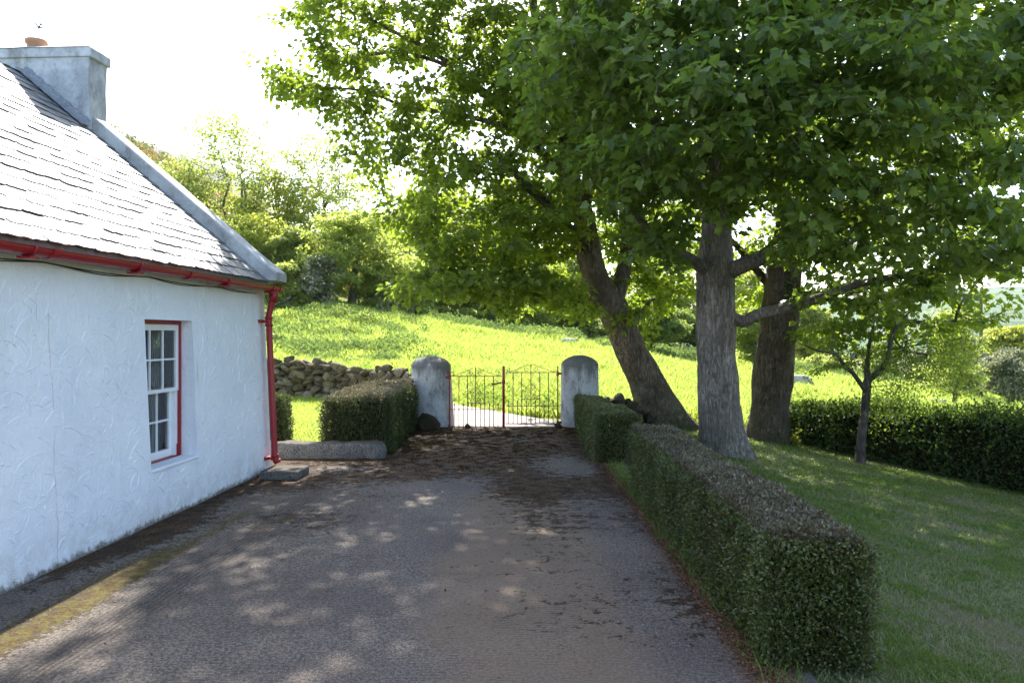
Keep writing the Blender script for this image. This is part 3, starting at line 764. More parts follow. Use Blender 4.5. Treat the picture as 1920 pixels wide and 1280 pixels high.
    for rI in range(rows):
        w0 = .27 - .004 * rI; y = -.285 + (w0 * .5 if rI % 2 else 0) ; 
        while y > -8.6:
            w = w0 * rs.uniform(.9, 1.1); y1 = min(y, -.27); y0 = y - w + rs.uniform(.003, .008)
            y -= w
            if y1 - y0 < .04: continue
            s0 = rI * expo + rs.uniform(-.012, .012); s1 = min(s0 + expo * 1.5, length)
            lift0 = .0145 + rs.uniform(0, .010); lift1 = .004; k = 7; sk = rs.uniform(-.008, .008)
            bot = []; rr = rs.random()
            for i in range(k):
                t = i / (k - 1); jag = rs.uniform(-.011, .008) if 0 < i < k - 1 else rs.uniform(0, .020)
                bot.append((y0 + (y1 - y0) * t, s0 + jag + sk * (t - .5)))
            top = [(y1, s1), (y0, s1)]
            b = len(V)
            ring = bot + top
            for dh in (0, -.011):
                for (yy, ss) in ring:
                    lf = lift0 + (lift1 - lift0) * (ss - s0) / (s1 - s0 + 1e-6) + dh
                    p = Vector((e0[0], yy, e0[1] - .03)) + u * ss + nrm * lf; V.append(tuple(p)); rn.append(rr)
            m = len(ring)
            Fs.append([b + i for i in range(m)][::-1])
            for i in range(m): Fs.append([b + i, b + (i + 1) % m, b + m + (i + 1) % m, b + m + i])
    me = bpy.data.meshes.new('roof'); dv = len(V); V2 = V + deck.v; F2 = Fs + [[i + dv for i in f] for f in deck.f]
    me.from_pydata(V2, [], F2); me.update(); at = me.attributes.new('rnd', 'FLOAT', 'POINT'); at.data.foreach_set('value', np.array(rn + [.1] * len(deck.v), np.float32))
    me.materials.append(M['slate']); roof = bpy.data.objects.new('roof', me); link(roof, H)
    # gable coping
    c = MB(); n = 30; xs = [.16 - (.16 - xm) * i / n for i in range(n + 1)]; 
    sec = []
    for x in xs:
        zb = rz(x) - .12; w = .006 * mnoise.noise(Vector((x * 3, 0, 0)))
        zt = rz(x) + .155 + w
        zb = max(zb, 2.225)
        sec.append([(x, -.30 + w, zb), (x, -.305 - w, zt - .02), (x, -.285, zt), (x, .045, zt + w), (x, .062, zt - .03), (x, .06, zb - .0)])
    V = [p for s_ in sec for p in s_]; c.add(V, [(6*i+a, 6*i+(a+1) % 6, 6*(i+1)+(a+1) % 6, 6*(i+1)+a) for i in range(n) for a in range(6)] + [tuple(range(6))])
    V = [(-W - p[0], p[1], p[2]) for p in V]; c.add(V, [(6*i+a, 6*(i+1)+a, 6*(i+1)+(a+1) % 6, 6*i+(a+1) % 6) for i in range(n) for a in range(6)])
    c.build('coping', mat_cement('pale_coping', (.33, .32, .31), (.55, .54, .52), (.13, .125, .115), .55, 1.5), H)
    f = MB(); f.add([(e0[0]-.02, -.30, rz(e0[0]) - .02 + .01), (e0[0]-.02, -.36, rz(e0[0]) - .004), (xm, -.36, rz(xm) - .004 + .0), (xm, -.30, rz(xm) + .02)], [(0, 1, 2, 3)])
    # chimney
    ch = MB(); cx0, cx1, cy0, cy1 = -3.57, -2.03, -.37, .02
    def ringbox(x0, x1, y0, y1, z0, z1, nz=8, am=.008, slope=False):
        V = []; pts = [(x0, y0), (x1, y0), (x1, y1), (x0, y1)]
        per = []
        for a in range(4):
            p, q_ = pts[a], pts[(a+1) % 4]
            for t in np.linspace(0, 1, 8)[:-1]: per.append((p[0]+(q_[0]-p[0])*t, p[1]+(q_[1]-p[1])*t))
        for j in range(nz + 1):
            z = z0 + (z1 - z0) * j / nz
            for (x, y) in per:
                dx = am * mnoise.noise(Vector((x * 3, y * 5, z * 3))); V.append((x + dx, y + dx, z))
        m = len(per); b = [(j*m+i, j*m+(i+1) % m, (j+1)*m+(i+1) % m, (j+1)*m+i) for j in range(nz) for i in range(m)]
        b.append(tuple(nz*m+i for i in range(m))); b.append(tuple(range(m))[::-1]); ch.add(V, b)
    ringbox(cx0, cx1, cy0, cy1, 3.55, 4.86, 14, .012)
    ringbox(cx0 - .03, cx1 + .03, cy0 - .022, cy1 + .035, 4.815, 4.93, 2, .012)
    # flaunching slopes up towards the pot
    ax0, ax1, ay0, ay1 = cx0 - .03, cx1 + .03, cy0 - .03, cy1 + .03; bx0, bx1, by0, by1 = -3.4, -2.22, -.27, -.10
    ch.add([(ax0, ay0, 4.928), (ax1, ay0, 4.928), (ax1, ay1, 4.928), (ax0, ay1, 4.928), (bx0, by0, 4.985), (bx1, by0, 4.985), (bx1, by1, 4.985), (bx0, by1, 4.985)],
           [(0,1,5,4),(1,2,6,5),(2,3,7,6),(3,0,4,7),(4,5,6,7)])
    cho = ch.build('chimney', M['chimney'], roof, bevel=.012)
    pot = MB(); a = np.linspace(0, 2*math.pi, 25)[:-1]
    prof = [(.095, 4.95), (.10, 5.03), (.122, 5.045), (.122, 5.085), (.095, 5.09), (.088, 5.0)]
    V = [(-2.78 + r_ * math.cos(t), -.18 + r_ * math.sin(t), z) for r_, z in prof for t in a]; m = 24
    pot.add(V, [(j*m+i, j*m+(i+1) % m, (j+1)*m+(i+1) % m, (j+1)*m+i) for j in range(len(prof)-1) for i in range(m)])
    pot.build('chimney_pot', M['clay'], roof, smooth=True)
    # lead flashing under the chimney, stepped onto the slates
    fl = MB(); n = 26
    for i in range(n):
        x0 = cx1 + .04 - (2.78 - 2.03 + .04) * i / n; x1 = cx1 + .04 - (2.78 - 2.03 + .04) * (i + 1) / n
        w = .010 * math.sin(i * 1.7)
        fl.add([(x0, -.375, rz(x0) + .10 + w), (x1, -.375, rz(x1) + .10 + w), (x1, -.43, rz(x1) + .035), (x0, -.43, rz(x0) + .035), (x1, -.55 + w, rz(x1) + .024), (x0, -.55 + w, rz(x0) + .024),
                (x1, -.55 + w, rz(x1) + .010), (x0, -.55 + w, rz(x0) + .010)],
               [(0, 1, 2, 3), (3, 2, 4, 5), (5, 4, 6, 7)])
    fl.build('flashing', M['lead'], roof)
    # gutter (half round), brackets, downpipe
    g = MB(); gx, gzc, gr = .080, 2.160, .054; yl = [YB] + list(np.linspace(-9, .06, 24)); prof = []
    for t in np.linspace(math.pi, 2*math.pi, 11): prof.append((gx + gr*math.cos(t), gzc + gr*math.sin(t)))
    prof += [(gx + gr + .008, gzc + .004), (gx + gr - .004, gzc + .006)]
    for t in np.linspace(2*math.pi, math.pi, 11): prof.append((gx + (gr-.006)*math.cos(t), gzc + (gr-.006)*math.sin(t)))
    V = [(x, y, z - .0016 * (0 - y) * 0 + .004 * math.sin(y * 1.7)) for y in yl for x, z in prof]; m = len(prof)
    g.add(V, [(j*m+i, j*m+(i+1) % m, (j+1)*m+(i+1) % m, (j+1)*m+i) for j in range(len(yl)-1) for i in range(m)] + [tuple(range(m))[::-1], tuple((len(yl)-1)*m+i for i in range(m))])
    # joint sleeves
    for yj in (-4.35, -2.35, -.02):
        pr = [(gx + (gr+.009)*math.cos(t), gzc + (gr+.009)*math.sin(t)) for t in np.linspace(math.pi*.98, 2.02*math.pi, 12)]
        pr2 = [(gx + (gr+.001)*math.cos(t), gzc + (gr+.001)*math.sin(t)) for t in np.linspace(2.02*math.pi, math.pi*.98, 12)]
        pp = pr + pr2; V = [(x, y, z) for y in (yj - .05, yj + .05) for x, z in pp]; m = 24
        g.add(V, [(i, (i+1) % m, m+(i+1) % m, m+i) for i in range(m)] + [tuple(range(m))[::-1], tuple(m+i for i in range(m))])
    gut = g.build('gutter', M['red'], H, smooth=False)
    for yb in (-6.3, -4.58, -3.27, -1.55, -.3):
        b = MB(); b.tube([(gx + (gr+.006)*math.cos(t), yb, gzc + (gr+.006)*math.sin(t)) for t in np.linspace(math.pi*.95, 2.05*math.pi, 12)], .010, 6); b.box((gx - .045, yb - .045, gzc - .078), (gx + .045, yb + .045, gzc - .064))
        b.build('bracket', M['red'], gut)
    fa = MB(); fa.box((-.07, YB, 2.15), (.035, -.30, 2.215)); fa.build('fascia', mat_cement('grimy_soffit', (.22, .21, .2), (.45, .44, .42), (.06, .05, .05), .6), H)
    d = MB(); yp = -.16
    px_ = lambda z: fx(z) + .105
    pts = [(gx, yp, 2.11), (gx, yp, 2.05), (gx - .02, yp, 1.98), (px_(1.9) + .03, yp, 1.92), (px_(1.8), yp, 1.83), (px_(1.5), yp, 1.5), (px_(.9), yp, .9), (px_(.3), yp, .3), (px_(.2), yp, .18), (px_(.1) + .03, yp, .11)]
    d.tube(pts, .036, 14)
    d.tube([(gx, yp, 2.13), (gx, yp, 2.04), (gx - .015, yp, 1.99)], [.056, .052, .042], 14)
    for z in (1.80, 1.72, .20, .14): d.tube([(px_(z) + (.0 if z > .15 else .02), yp, z - .018), (px_(z) + (.0 if z > .15 else .02), yp, z + .018)], .045, 14)
    dp_ = d.build('downpipe', M['red'], H, smooth=True)
    for z in (1.76, .17):
        b = MB(); b.box((fx(z) - .01, yp - .075, z - .018), (fx(z) + .03, yp + .075, z + .018)); b.box((fx(z) + .03, yp - .02, z - .015), (fx(z) + .10, yp + .02, z + .015)); b.build('pipe_clip', M['red'], dp_)
    # cable sagging below the gutter
    cb = MB(); ys2 = np.linspace(-8, -.25, 120)
    cpts = [(-.085 + .01 * math.sin(y * 3), y, 2.098 - .020 * abs(math.sin((y + 1.2) * 2.1)) ) for y in ys2]
    cb.tube(cpts, .0045, 6); cb.tube([(x, y, z - .008 - .007 * math.sin(y * 5)) for x, y, z in cpts], .004, 6)
    cb.tube([(-.06, -.05, 2.08), (-.04, .03, 1.95), (-.05, .02, 1.6), (-.04, .02, .9), (-.02, .02, .2)], .006, 6)
    cb.build('cable', M['cable'], H)
    hk = MB(); hk.tube([(-.05, .0, 1.92), (.02, .14, 1.97), (.11, .30, 2.03)], .007, 6); hk.tube([(.10, .28, 2.02), (.12, .32, 2.04)], .028, 10); hk.build('line_hook', M['cable'], H)
    # window
    xf = -.19
    w = MB()   # red frame
    w.box((xf - .07, wy0, wz1 - .036), (xf + .015, wy1, wz1 - .001)); w.box((xf - .07, wy1 - .030, wz0 + .012), (xf + .015, wy1 - .001, wz1 - .036)); w.box((xf - .07, wy0 + .001, wz0 + .012), (xf + .015, wy0 + .030, wz1 - .036))
    w.box((xf - .07, wy0 + .002, wz0 + .002), (xf - .0, wy1 - .002, wz0 + .012)); w.box((xf - .01, wy1 - .055, wz0 + .012), (xf + .028, wy1 - .03, wz0 + .12))
    win = w.build('window', M['red'], H, bevel=.004)
    def sash(x0, z0, z1, ya, yb, top):
        s = MB(); st = .048; tr = .055; T = .038; mu = .018
        s.box((x0 - T, ya, z0), (x0, ya + st, z1)); s.box((x0 - T, yb - st, z0), (x0, yb, z1))
        s.box((x0 - T, ya + st, z1 - (tr if top else .035)), (x0, yb - st, z1)); s.box((x0 - T, ya + st, z0), (x0, yb - st, z0 + (.035 if top else .07)))
        zi0 = z0 + (.035 if top else .07); zi1 = z1 - (tr if top else .035); yi0, yi1 = ya + st, yb - st
        for k in (1, 2): yy = yi0 + (yi1 - yi0) * k / 3; s.box((x0 - T + .006, yy - mu/2, zi0), (x0 - .004, yy + mu/2, zi1))
        zz = (zi0 + zi1) / 2
        for k in range(3):
            a_ = yi0 + (yi1 - yi0) * k / 3 + (mu/2 if k else 0); b_ = yi0 + (yi1 - yi0) * (k+1) / 3 - (mu/2 if k < 2 else 0)
            s.box((x0 - T + .007, a_, zz - mu/2), (x0 - .005, b_, zz + mu/2))
        so = s.build('sash', M['white'], win, bevel=.003)
        gl = MB(); gl.add([(x0 - T/2, yi0, zi0), (x0 - T/2, yi1, zi0), (x0 - T/2, yi1, zi1), (x0 - T/2, yi0, zi1)], [(0, 1, 2, 3)]); gl.build('pane', MG, win)
    gm = NT('window_glass'); gl_ = gm.n('ShaderNodeBsdfGlossy'); gl_.inputs['Roughness'].default_value = .015
    tp = gm.n('ShaderNodeBsdfTransparent'); tp.inputs[0].default_value = (.9, .93, .92, 1); fr = gm.n('ShaderNodeFresnel'); fr.inputs[0].default_value = 1.62
    mx = gm.n('ShaderNodeMixShader'); gm.l(fr.outputs[0], mx.inputs[0]); gm.l(tp.outputs[0], mx.inputs[1]); gm.l(gl_.outputs[0], mx.inputs[2]); gm.l(mx.outputs[0], gm.out.inputs[0]); MG = gm.m
    mid = (wz0 + wz1) / 2 + .0
    sash(xf, mid - .02, wz1 - .038, wy0 + .032, wy1 - .032, True); sash(xf - .04, wz0 + .014, mid + .018, wy0 + .032, wy1 - .085, False)
    mb = MB(); mb.box((xf - .06, wy1 - .085, wz0 + .014), (xf - .012, wy1 - .032, mid - .02)); mb.build('sash_stop', M['white'], win)
    sl = MB(); sl.box((xf + .013, wy0 - .002, wz0 - .026), (f0 + .018, wy1 + .004, wz0 + .006)); sl.build('window_sill', M['plaster'], win, bevel=.012)
    cu = MB(); n = 40; V = []
    for i in range(n + 1):
        y = wy1 + .02 - .33 * i / n; x = -.36 + .02 * math.sin(i * 1.3); V += [(x, y, wz0 - .05), (x, y, wz1 + .02)]
    cu.add(V, [(2*i, 2*i+1, 2*i+3, 2*i+2) for i in range(n)]); cm = NT('grey_curtain'); cu.build('curtain', cm.fin((.30, .32, .34), .9), win, smooth=True)
    return H
build_cottage()

# foot block of the downpipe
mb = MB(); mb.box((-.20, -.22, 0.002), (.22, .22, .10)); o = mb.build('drain_block', M['kerbstone'], bevel=.015); o.location = (-2.57, 9.33, 0); o.rotation_euler = (0, 0, -.06)
tag(o, 'low grey concrete block at the foot of the red downpipe', 'concrete block')

# concrete kerb block
def rough_block(name, x0, x1, y0, y1, z1, mat, loc, seed=1, n=60, amp=.015):
    V = []; Fs = []; m = 14
    for i in range(n + 1):
        t = i / n; x = x0 + (x1 - x0) * t; e = 1 - max(0, (t - .965) / .035) ** 2 * .35 - max(0, (.03 - t) / .03) ** 2 * .3
        prof = [(y0, -.03), (y0, z1 * .35), (y0, z1 * .75), (y0 + .02, z1 * .95), (y0 + .05, z1), ((y0+y1)/2, z1 * 1.02), (y1 - .05, z1), (y1, z1 * .9), (y1, z1 * .4), (y1, -.03)]
        for (y, z) in prof:
            ym = (y0 + y1) / 2; y = ym + (y - ym) * e; zz = z * e if z > 0 else z
            k = mnoise.fractal(Vector((x * 6 + seed, y * 8, zz * 8)), .8, 2, 4) * amp
            V.append((x, y + k, zz + (k if z > .02 else 0)))
    m = 10
    Fs = [(i*m+a, (i+1)*m+a, (i+1)*m+a+1, i*m+a+1) for i in range(n) for a in range(m - 1)] + [tuple(range(m)), tuple(n*m+a for a in range(m))[::-1]]
    mb = MB(); mb.add(V, Fs); o = mb.build(name, mat, smooth=True); o.location = loc; return o
o = rough_block('kerb_block', -1.75, .72, -.15, .15, .20, M['kerbstone'], (-2.38, 10.85, 0), amp=.017, n=90)
tag(o, 'long rough concrete block between the cottage corner and the left hedge', 'kerb')

# ------------------------------------------------------------------ gate pillars
def pillar(x, y, r, h, lean, label):
    V = []; n = 40; prof = []
    for i in range(15): t = i / 14; prof.append((r * (1.03 - .05 * t), h * t - .06 * (1 - t)))
    prof.append((r * .995, h + .012)); 
    for i in range(1, 11): a = i / 10 * math.pi / 2; prof.append((r * math.cos(a) * .985 + .0005, h + .012 + .175 * math.sin(a) ** 1.25))
    for (rr, z) in prof:
        for j in range(n):
            a = 2 * math.pi * j / n; k = 1 + .022 * mnoise.noise(Vector((math.cos(a) * 1.3 + x, math.sin(a) * 1.3, z * 2))) + .008 * mnoise.noise(Vector((math.cos(a) * 6, math.sin(a) * 6 + x, z * 8)))
            V.append((rr * k * math.cos(a) + lean * z, rr * k * math.sin(a), z))
    m = len(prof); mb = MB(); mb.add(V, [(i*n+j, i*n+(j+1) % n, (i+1)*n+(j+1) % n, (i+1)*n+j) for i in range(m-1) for j in range(n)])
    o = mb.build('gate_pillar', M['pillar'], smooth=True); o.location = (x, y, 0)
    tag(o, label, 'gate pillar', 'gate pillars')
pillar(-1.385, 14.62, .355, 1.05, -.045, 'round domed grey pillar at left of gate, beside the boulder')
pillar(1.20, 14.62, .335, 1.06, 0, 'round domed grey pillar at right of gate, touching the small hedge')

# ------------------------------------------------------------------ iron gates
def scroll(cx, cz, r0, turns, start, d):
    pts = []; n = 26
    for i in range(n):
        t = i / (n - 1); a = start + d * turns * 2 * math.pi * t; r = r0 * (1 - .8 * t); pts.append((cx + r * math.cos(a), 0, cz + r * math.sin(a)))
    return pts
PXM = 14.4 / F
def gate(x_h, bars, z_top, z_mid, z_bot, z_dog, dogs, cxp, z_fin, sp_l, sp_r, orn, orn_z, label, right=False):
    X = lambda c: ((740 + c / 4) - 960) * PXM
    Z = lambda c: EYE - ((640 + c / 4) - HOR) * PXM
    x0 = X(x_h); g = empty('iron_gate', (x0, 14.4, 0)); tag(g, label, 'gate', 'pair of red iron gates')
    def build(nm, m): return m.build(nm, M['red_rust'], g)
    zt, zm, zb = Z(z_top), Z(z_mid), Z(z_bot)
    xa, xb = X(sp_l) - x0, X(sp_r) - x0
    for z, h in ((zt, .007), (zm, .006), (zb, .009)):
        m = MB(); m.box((min(xa, xb), -.012, z - h), (max(xa, xb), .012, z + h)); build('rail', m)
    for c in bars:
        m = MB(); x = X(c) - x0; e = .0
        m.tube([(x, 0, zb - .01), (x, 0, zt + .0)], .0075, 8); build('bar', m)
    m = MB(); x = X(cxp) - x0; m.tube([(x, 0, zb), (x, 0, Z(z_fin))], .0085, 8); m.tube([(x, 0, Z(z_fin) - .005), (x, 0, Z(z_fin) + .012), (x, 0, Z(z_fin) + .03)], [.004, .012, .001], 8); build('centre_bar', m)
    for c in dogs:
        m = MB(); x = X(c) - x0; m.tube([(x, .0, zb), (x, .0, Z(z_dog))], .0065, 8); m.tube([(x, 0, Z(z_dog) - .006), (x, 0, Z(z_dog) + .014), (x, 0, Z(z_dog) + .04)], [.004, .015, .001], 8); build('short_bar', m)
    m = MB(); xc = X(cxp) - x0
    for sgn, xe in ((-1, xa), (1, xb)):
        if (xe - xc) * sgn < 0: xe = xb if sgn < 0 else xa
        half = abs(xe - xc); pts = []
        for i in range(15):
            t = i / 14; pts.append((xc + sgn * (.04 + (half - .10) * t), 0, zt + .012 + .13 * (1 - t) ** 1.25))
        m.tube(pts, .0055, 6)
        m.tube(scroll(xc + sgn * .075, zt + .055, .045, 1.4, math.pi / 2, -sgn), .0055, 6)
        m.tube(scroll(xe - sgn * .04, zt + .045, .035, 1.2, math.pi / 2, sgn), .005, 6)
    build('scrollwork', m)
    m = MB(); xl, xr = X(orn[0]) - x0, X(orn[1]) - x0; zo = Z(orn_z)
    m.box((xl, -.009, zo - .006), (xr, .009, zo + .006))
    for sgn in (-1, 1):
        for zc in (zo + .05, zo + .17): m.tube(scroll(xc + sgn * .055, zc, .042, 1.4, -math.pi / 2, sgn), .005, 6)
        m.tube([(xc + sgn * .01, 0, zo + .27), (xc + sgn * .07, 0, zo + .22), (xc + sgn * abs(xr - xl) / 2, 0, zo + .13)], .005, 6)
    build('ornament', m)
    # hinge stile
    m = MB(); xs = X(x_h) - x0; m.tube([(xs, 0, 0.0), (xs, 0, zt + .06)], .011, 8); m.tube([(xs, 0, zt + .06), (xs, 0, zt + .075), (xs, 0, zt + .12)], [.006, .016, .001], 8); build('hinge_stile', m)
    for z in (zt - .02, zb + .02):
        m = MB(); d = .07 if right else -.07; m.box((min(xs, xs + d), -.02, z - .02), (max(xs, xs + d), .02, z + .02)); m.tube([(xs, 0, z - .04), (xs, 0, z + .04)], .02, 10); build('hinge', m)
    return g, X, Z, x0
g, X, Z, x0 = gate(412, [482, 547, 675, 742], 260, 508, 645, 480, [447, 515, 580, 645, 711, 775], 607, 205, 412, 806, (547, 675), 460,
     'red iron gate leaf at the left, shorter, with latch arm')
m = MB(); m.tube([(X(738) - x0, -.02, Z(322)), (X(800) - x0, -.02, Z(308))], .014, 8); m.box((X(725) - x0, -.03, Z(326)), (X(748) - x0, .0, Z(312))); m.build('latch', M['red_rust'], g)
g, X, Z, x0 = gate(1223, [888, 953, 1088, 1153], 232, 483, 615, 455, [855, 920, 987, 1055, 1120, 1188], 1022, 180, 1223, 832, (953, 1088), 433,
     'red iron gate leaf at the right, hung higher, carrying the thick meeting post', True)
m = MB(); xp = X(817) - x0; m.tube([(xp, 0, .0), (xp, 0, Z(190)), (xp, 0, Z(184))], [.024, .023, .016], 14); m.tube([(xp, 0, Z(290)), (xp, 0, Z(315))], .032, 12); m.build('meeting_post', M['red'], g, smooth=True)

# ------------------------------------------------------------------ stones
bm = bmesh.new(); bmesh.ops.create_icosphere(bm, subdivisions=2, radius=1.0); bm.verts.ensure_lookup_table()
ICO_V = np.array([v.co[:] for v in bm.verts]); ICO_F = np.array([[v.index for v in f.verts] for f in bm.faces]); bm.free()
def stone(c, s, rs):
    V = ICO_V.copy()
    for k in range(rs.randint(7, 10)):
        d = np.array([rs.gauss(0, 1) for _ in range(3)]); d /= np.linalg.norm(d); h = rs.uniform(.42, .80)
        q = V @ d; V -= np.outer(np.maximum(q - h, 0), d)
    V += np.array([[mnoise.noise(Vector(v * 2.5 + c)) for _ in range(1)][0] for v in V])[:, None] * .08 * V
    a, b = rs.uniform(-.5, .5), rs.uniform(-.6, .6); V = V * np.array(s)
    ca, sa, cb, sb = math.cos(a), math.sin(a), math.cos(b), math.sin(b)
    V = V @ np.array([[ca, -sa, 0], [sa, ca, 0], [0, 0, 1]]).T @ np.array([[cb, 0, sb], [0, 1, 0], [-sb, 0, cb]]).T
    return V + c
def stone_wall(name, p0, p1, h0, h1, thick, sz, mat, label, seed):
    rs = random.Random(seed); p0 = np.array(p0, float); p1 = np.array(p1, float); Ln = np.linalg.norm(p1 - p0); d = (p1 - p0) / Ln; nv = np.array([-d[1], d[0]])
    Vs = []; Fs = []; rn = []; off = 0
    for face in (-1, 0, 1):
        s = 0
        while s < Ln:
            t = s / Ln; w = sz * rs.uniform(.7, 1.25); hmax = h0 + (h1 - h0) * t + rs.uniform(-.05, .09); base = p0 + d * s
            zb = float(zg(base[0], base[1])); z = zb - .05
            while z < zb + hmax - .06:
                hh = sz * rs.uniform(.45, .85)
                jig = rs.uniform(-.09, .09); cc = base + d * jig + nv * (face * (thick / 2 - .08) * (1 - .25 * (z - zb) / hmax) + rs.uniform(-.03, .03))
                V = stone(np.array([cc[0], cc[1], z + hh * .5]), (w * .66, w * .6, hh * .68), rs)
                V[:, :2] = V[:, :2]
                Vs.append(V); Fs.append(ICO_F + off); off += len(V); rn += [rs.random()] * len(V); z += hh * .88
            s += w * .86
    o = mesh_uniform(name, np.concatenate(Vs) - np.array([p0[0], p0[1], 0]), np.concatenate(Fs), mat, rnd=rn, loc=(p0[0], p0[1], 0))
    tag(o, label, 'stone wall'); return o
stone_wall('dry_stone_wall', (-10.5, 21.2), (-1.5, 18.4), .95, .60, .5, .235, M['rock'], 'brown dry stone wall of rounded boulders behind the left hedge', 4)
stone_wall('dry_stone_wall', (1.65, 15.4), (2.5, 15.9), .42, .34, .5, .24, M['darkrock'], 'low dark stone wall between right gate pillar and leaning sycamore', 9)
stone_wall('dry_stone_wall', (5.35, 17.9), (6.9, 18.0), .42, .42, .5, .22, M['darkrock'], 'low dark stone wall just right of the brown sycamore foot', 12)
rs = random.Random(2)
V = ICO_V.copy()
for d_, h_ in (((.2, -1, .5), .72), ((1, -.4, .3), .75), ((-.8, -.5, .6), .7), ((.3, .1, 1), .78), ((.9, .5, .8), .7), ((-1, .2, .1), .8)):
    d_ = np.array(d_) / np.linalg.norm(d_); V -= np.outer(np.maximum(V @ d_ - h_, 0), d_)
V = V * np.array([[.23, .19, .20]]) * (1 + .10 * np.array([[mnoise.noise(Vector(v * 3))] for v in V])) + np.array([0, 0, .11])
o = mesh_uniform('boulder', V, ICO_F, M['darkrock'], rnd=[.05] * len(V), loc=(-1.42, 13.95, 0)); tag(o, 'dark rounded boulder at the foot of the left gate pillar', 'boulder')
for (px, Y, s, lb) in ((878, 14.25, .06, 'small dark stone propping the left gate leaf'), (1046, 14.2, .07, 'rusty brown stone below the right gate hinge')):
    V = stone(np.array([0, 0, s * .6]), (s * 1.3, s, s * .8), rs); p = on_ground(px, Y, .0); o = mesh_uniform('stone', V, ICO_F, M['darkrock'], rnd=[.2] * len(V), loc=[float(q) for q in p]); tag(o, lb, 'stone')

# ------------------------------------------------------------------ clipped hedges
def hedge(name, label, x0, x1, y0, y1, h, leaf, dens, mats, rz=0.0, loc=None, groove=(), top_mat=None, amp=.03, zbase=None, kind='oval', rag=.02, cat='hedge', group=None, topden=1.0, htop_var=.02, hs=None, shoots=None, shootm=None):
    """box hedge in local space: x0..x1, y0..y1; loose leaves over a dark inner box"""
    loc = loc or (0, 0, 0); g = empty(name, loc, rz); tag(g, label, cat, group)
    sx, sy = x1 - x0, y1 - y0
    def gz(X, Y):
        c, s = math.cos(rz), math.sin(rz)
        return zg(loc[0] + c * X - s * Y, loc[1] + s * X + c * Y) - loc[2]
    def wave(X, Y, Zz):
        return amp * (np.sin(X * 3.1 + Y * 2.3 + Zz * 4) * .5 + np.sin(X * 9.1 - Y * 7.7 + 2) * .35 + np.sin(Y * 17 + Zz * 13) * .25)
    def groovef(Y):
        r = 0
        for gy in groove: r = r - .10 * np.exp(-((Y - gy) / .035) ** 2)
        return r
    faces = [('x', x0, -1, sy * h), ('x', x1, 1, sy * h), ('y', y0, -1, sx * h), ('y', y1, 1, sx * h), ('z', h, 1, sx * sy)]
    for tp in (False, True):
        Cs = []; Ns = []
        for ax, val, sg, area in faces:
            if (ax == 'z') != tp and top_mat is not None: continue
            if top_mat is None and tp: continue
            n = int(area * dens * (topden if ax == 'z' else 1)); u = rng.random(n); v = rng.random(n); dep = rng.random(n) ** 2 * .09 - rag * rng.random(n) ** 3 * 2
            rr = .06
            if ax == 'x':
                Y = y0 + sy * u; Zz = h * v; rnd_in = np.maximum(0, (Zz - (h - rr)) / rr) ** 2 * .018
                X = val + sg * (wave(0 * Y, Y, Zz) + groovef(Y) - dep - rnd_in); N = np.tile([sg, 0, .3], (n, 1))
            elif ax == 'y':
                X = x0 + sx * u; Zz = h * v; rnd_in = np.maximum(0, (Zz - (h - rr)) / rr) ** 2 * .018
                Y = val + sg * (wave(X, 0 * X, Zz) - dep - rnd_in); N = np.tile([0, sg, .3], (n, 1))
            else:
                X = x0 + sx * u; Y = y0 + sy * v
                e = np.minimum(np.minimum(X - x0, x1 - X), np.minimum(Y - y0, y1 - Y)); Zz = h + wave(X, Y, 0 * X) * .7 - dep * .7 - np.maximum(0, (rr - e) / rr) ** 2 * .018 + htop_var * np.sin(Y * 1.1 + X)
                N = np.tile([0, 0, 1.0], (n, 1))
            if hs: Zz = Zz * hs(X)
            Cs.append(np.stack([X, Y, Zz + gz(X, Y)], 1)); Ns.append(N)
        if not Cs: continue
        C = np.concatenate(Cs); N = np.concatenate(Ns); n = len(C)
        A = rng.normal(0, .7, (n, 3)) + N * .8; A[:, 2] += .25; NN = rng.normal(0, .8, (n, 3)) + N * .7
        S = leaf * rng.uniform(.6, 1.3, n)
        make_leaves('top_growth' if tp else 'foliage', C, A, NN, S, kind, top_mat if tp else mats, g)
    if shoots:
        ns, hh = shoots; m = ns // 9; X = x0 + sx * rng.random(m); Y = y0 + sy * rng.random(m); top = h * (hs(X) if hs else 1); H2 = hh * rng.random(m) ** 1.6
        C = []; 
        for q_ in range(9):
            t_ = (q_ + rng.random(m)) / 9; C.append(np.stack([X + rng.normal(0, .012 + hh * .12, m) * t_, Y + rng.normal(0, .012 + hh * .12, m) * t_, top + gz(X, Y) - .03 + H2 * t_], 1))
        C = np.concatenate(C); A = rng.normal(0, .6, (len(C), 3)); A[:, 2] += .5; make_leaves('shoots', C, A, rng.normal(0, 1, (len(C), 3)), leaf * rng.uniform(.7, 1.25, len(C)), kind, shootm or mats, g)
    # dark inner box behind the leaves
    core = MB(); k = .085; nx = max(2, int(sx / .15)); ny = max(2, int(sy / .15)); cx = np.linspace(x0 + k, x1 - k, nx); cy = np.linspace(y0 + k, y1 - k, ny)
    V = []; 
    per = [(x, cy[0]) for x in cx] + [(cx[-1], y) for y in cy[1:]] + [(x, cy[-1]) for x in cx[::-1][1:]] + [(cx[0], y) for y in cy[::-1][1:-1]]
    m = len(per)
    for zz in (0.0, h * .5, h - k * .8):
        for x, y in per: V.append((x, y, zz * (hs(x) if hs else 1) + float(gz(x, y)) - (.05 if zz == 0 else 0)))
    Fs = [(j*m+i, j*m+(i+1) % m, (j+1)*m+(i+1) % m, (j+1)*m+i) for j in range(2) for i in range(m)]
    core.add(V, Fs)
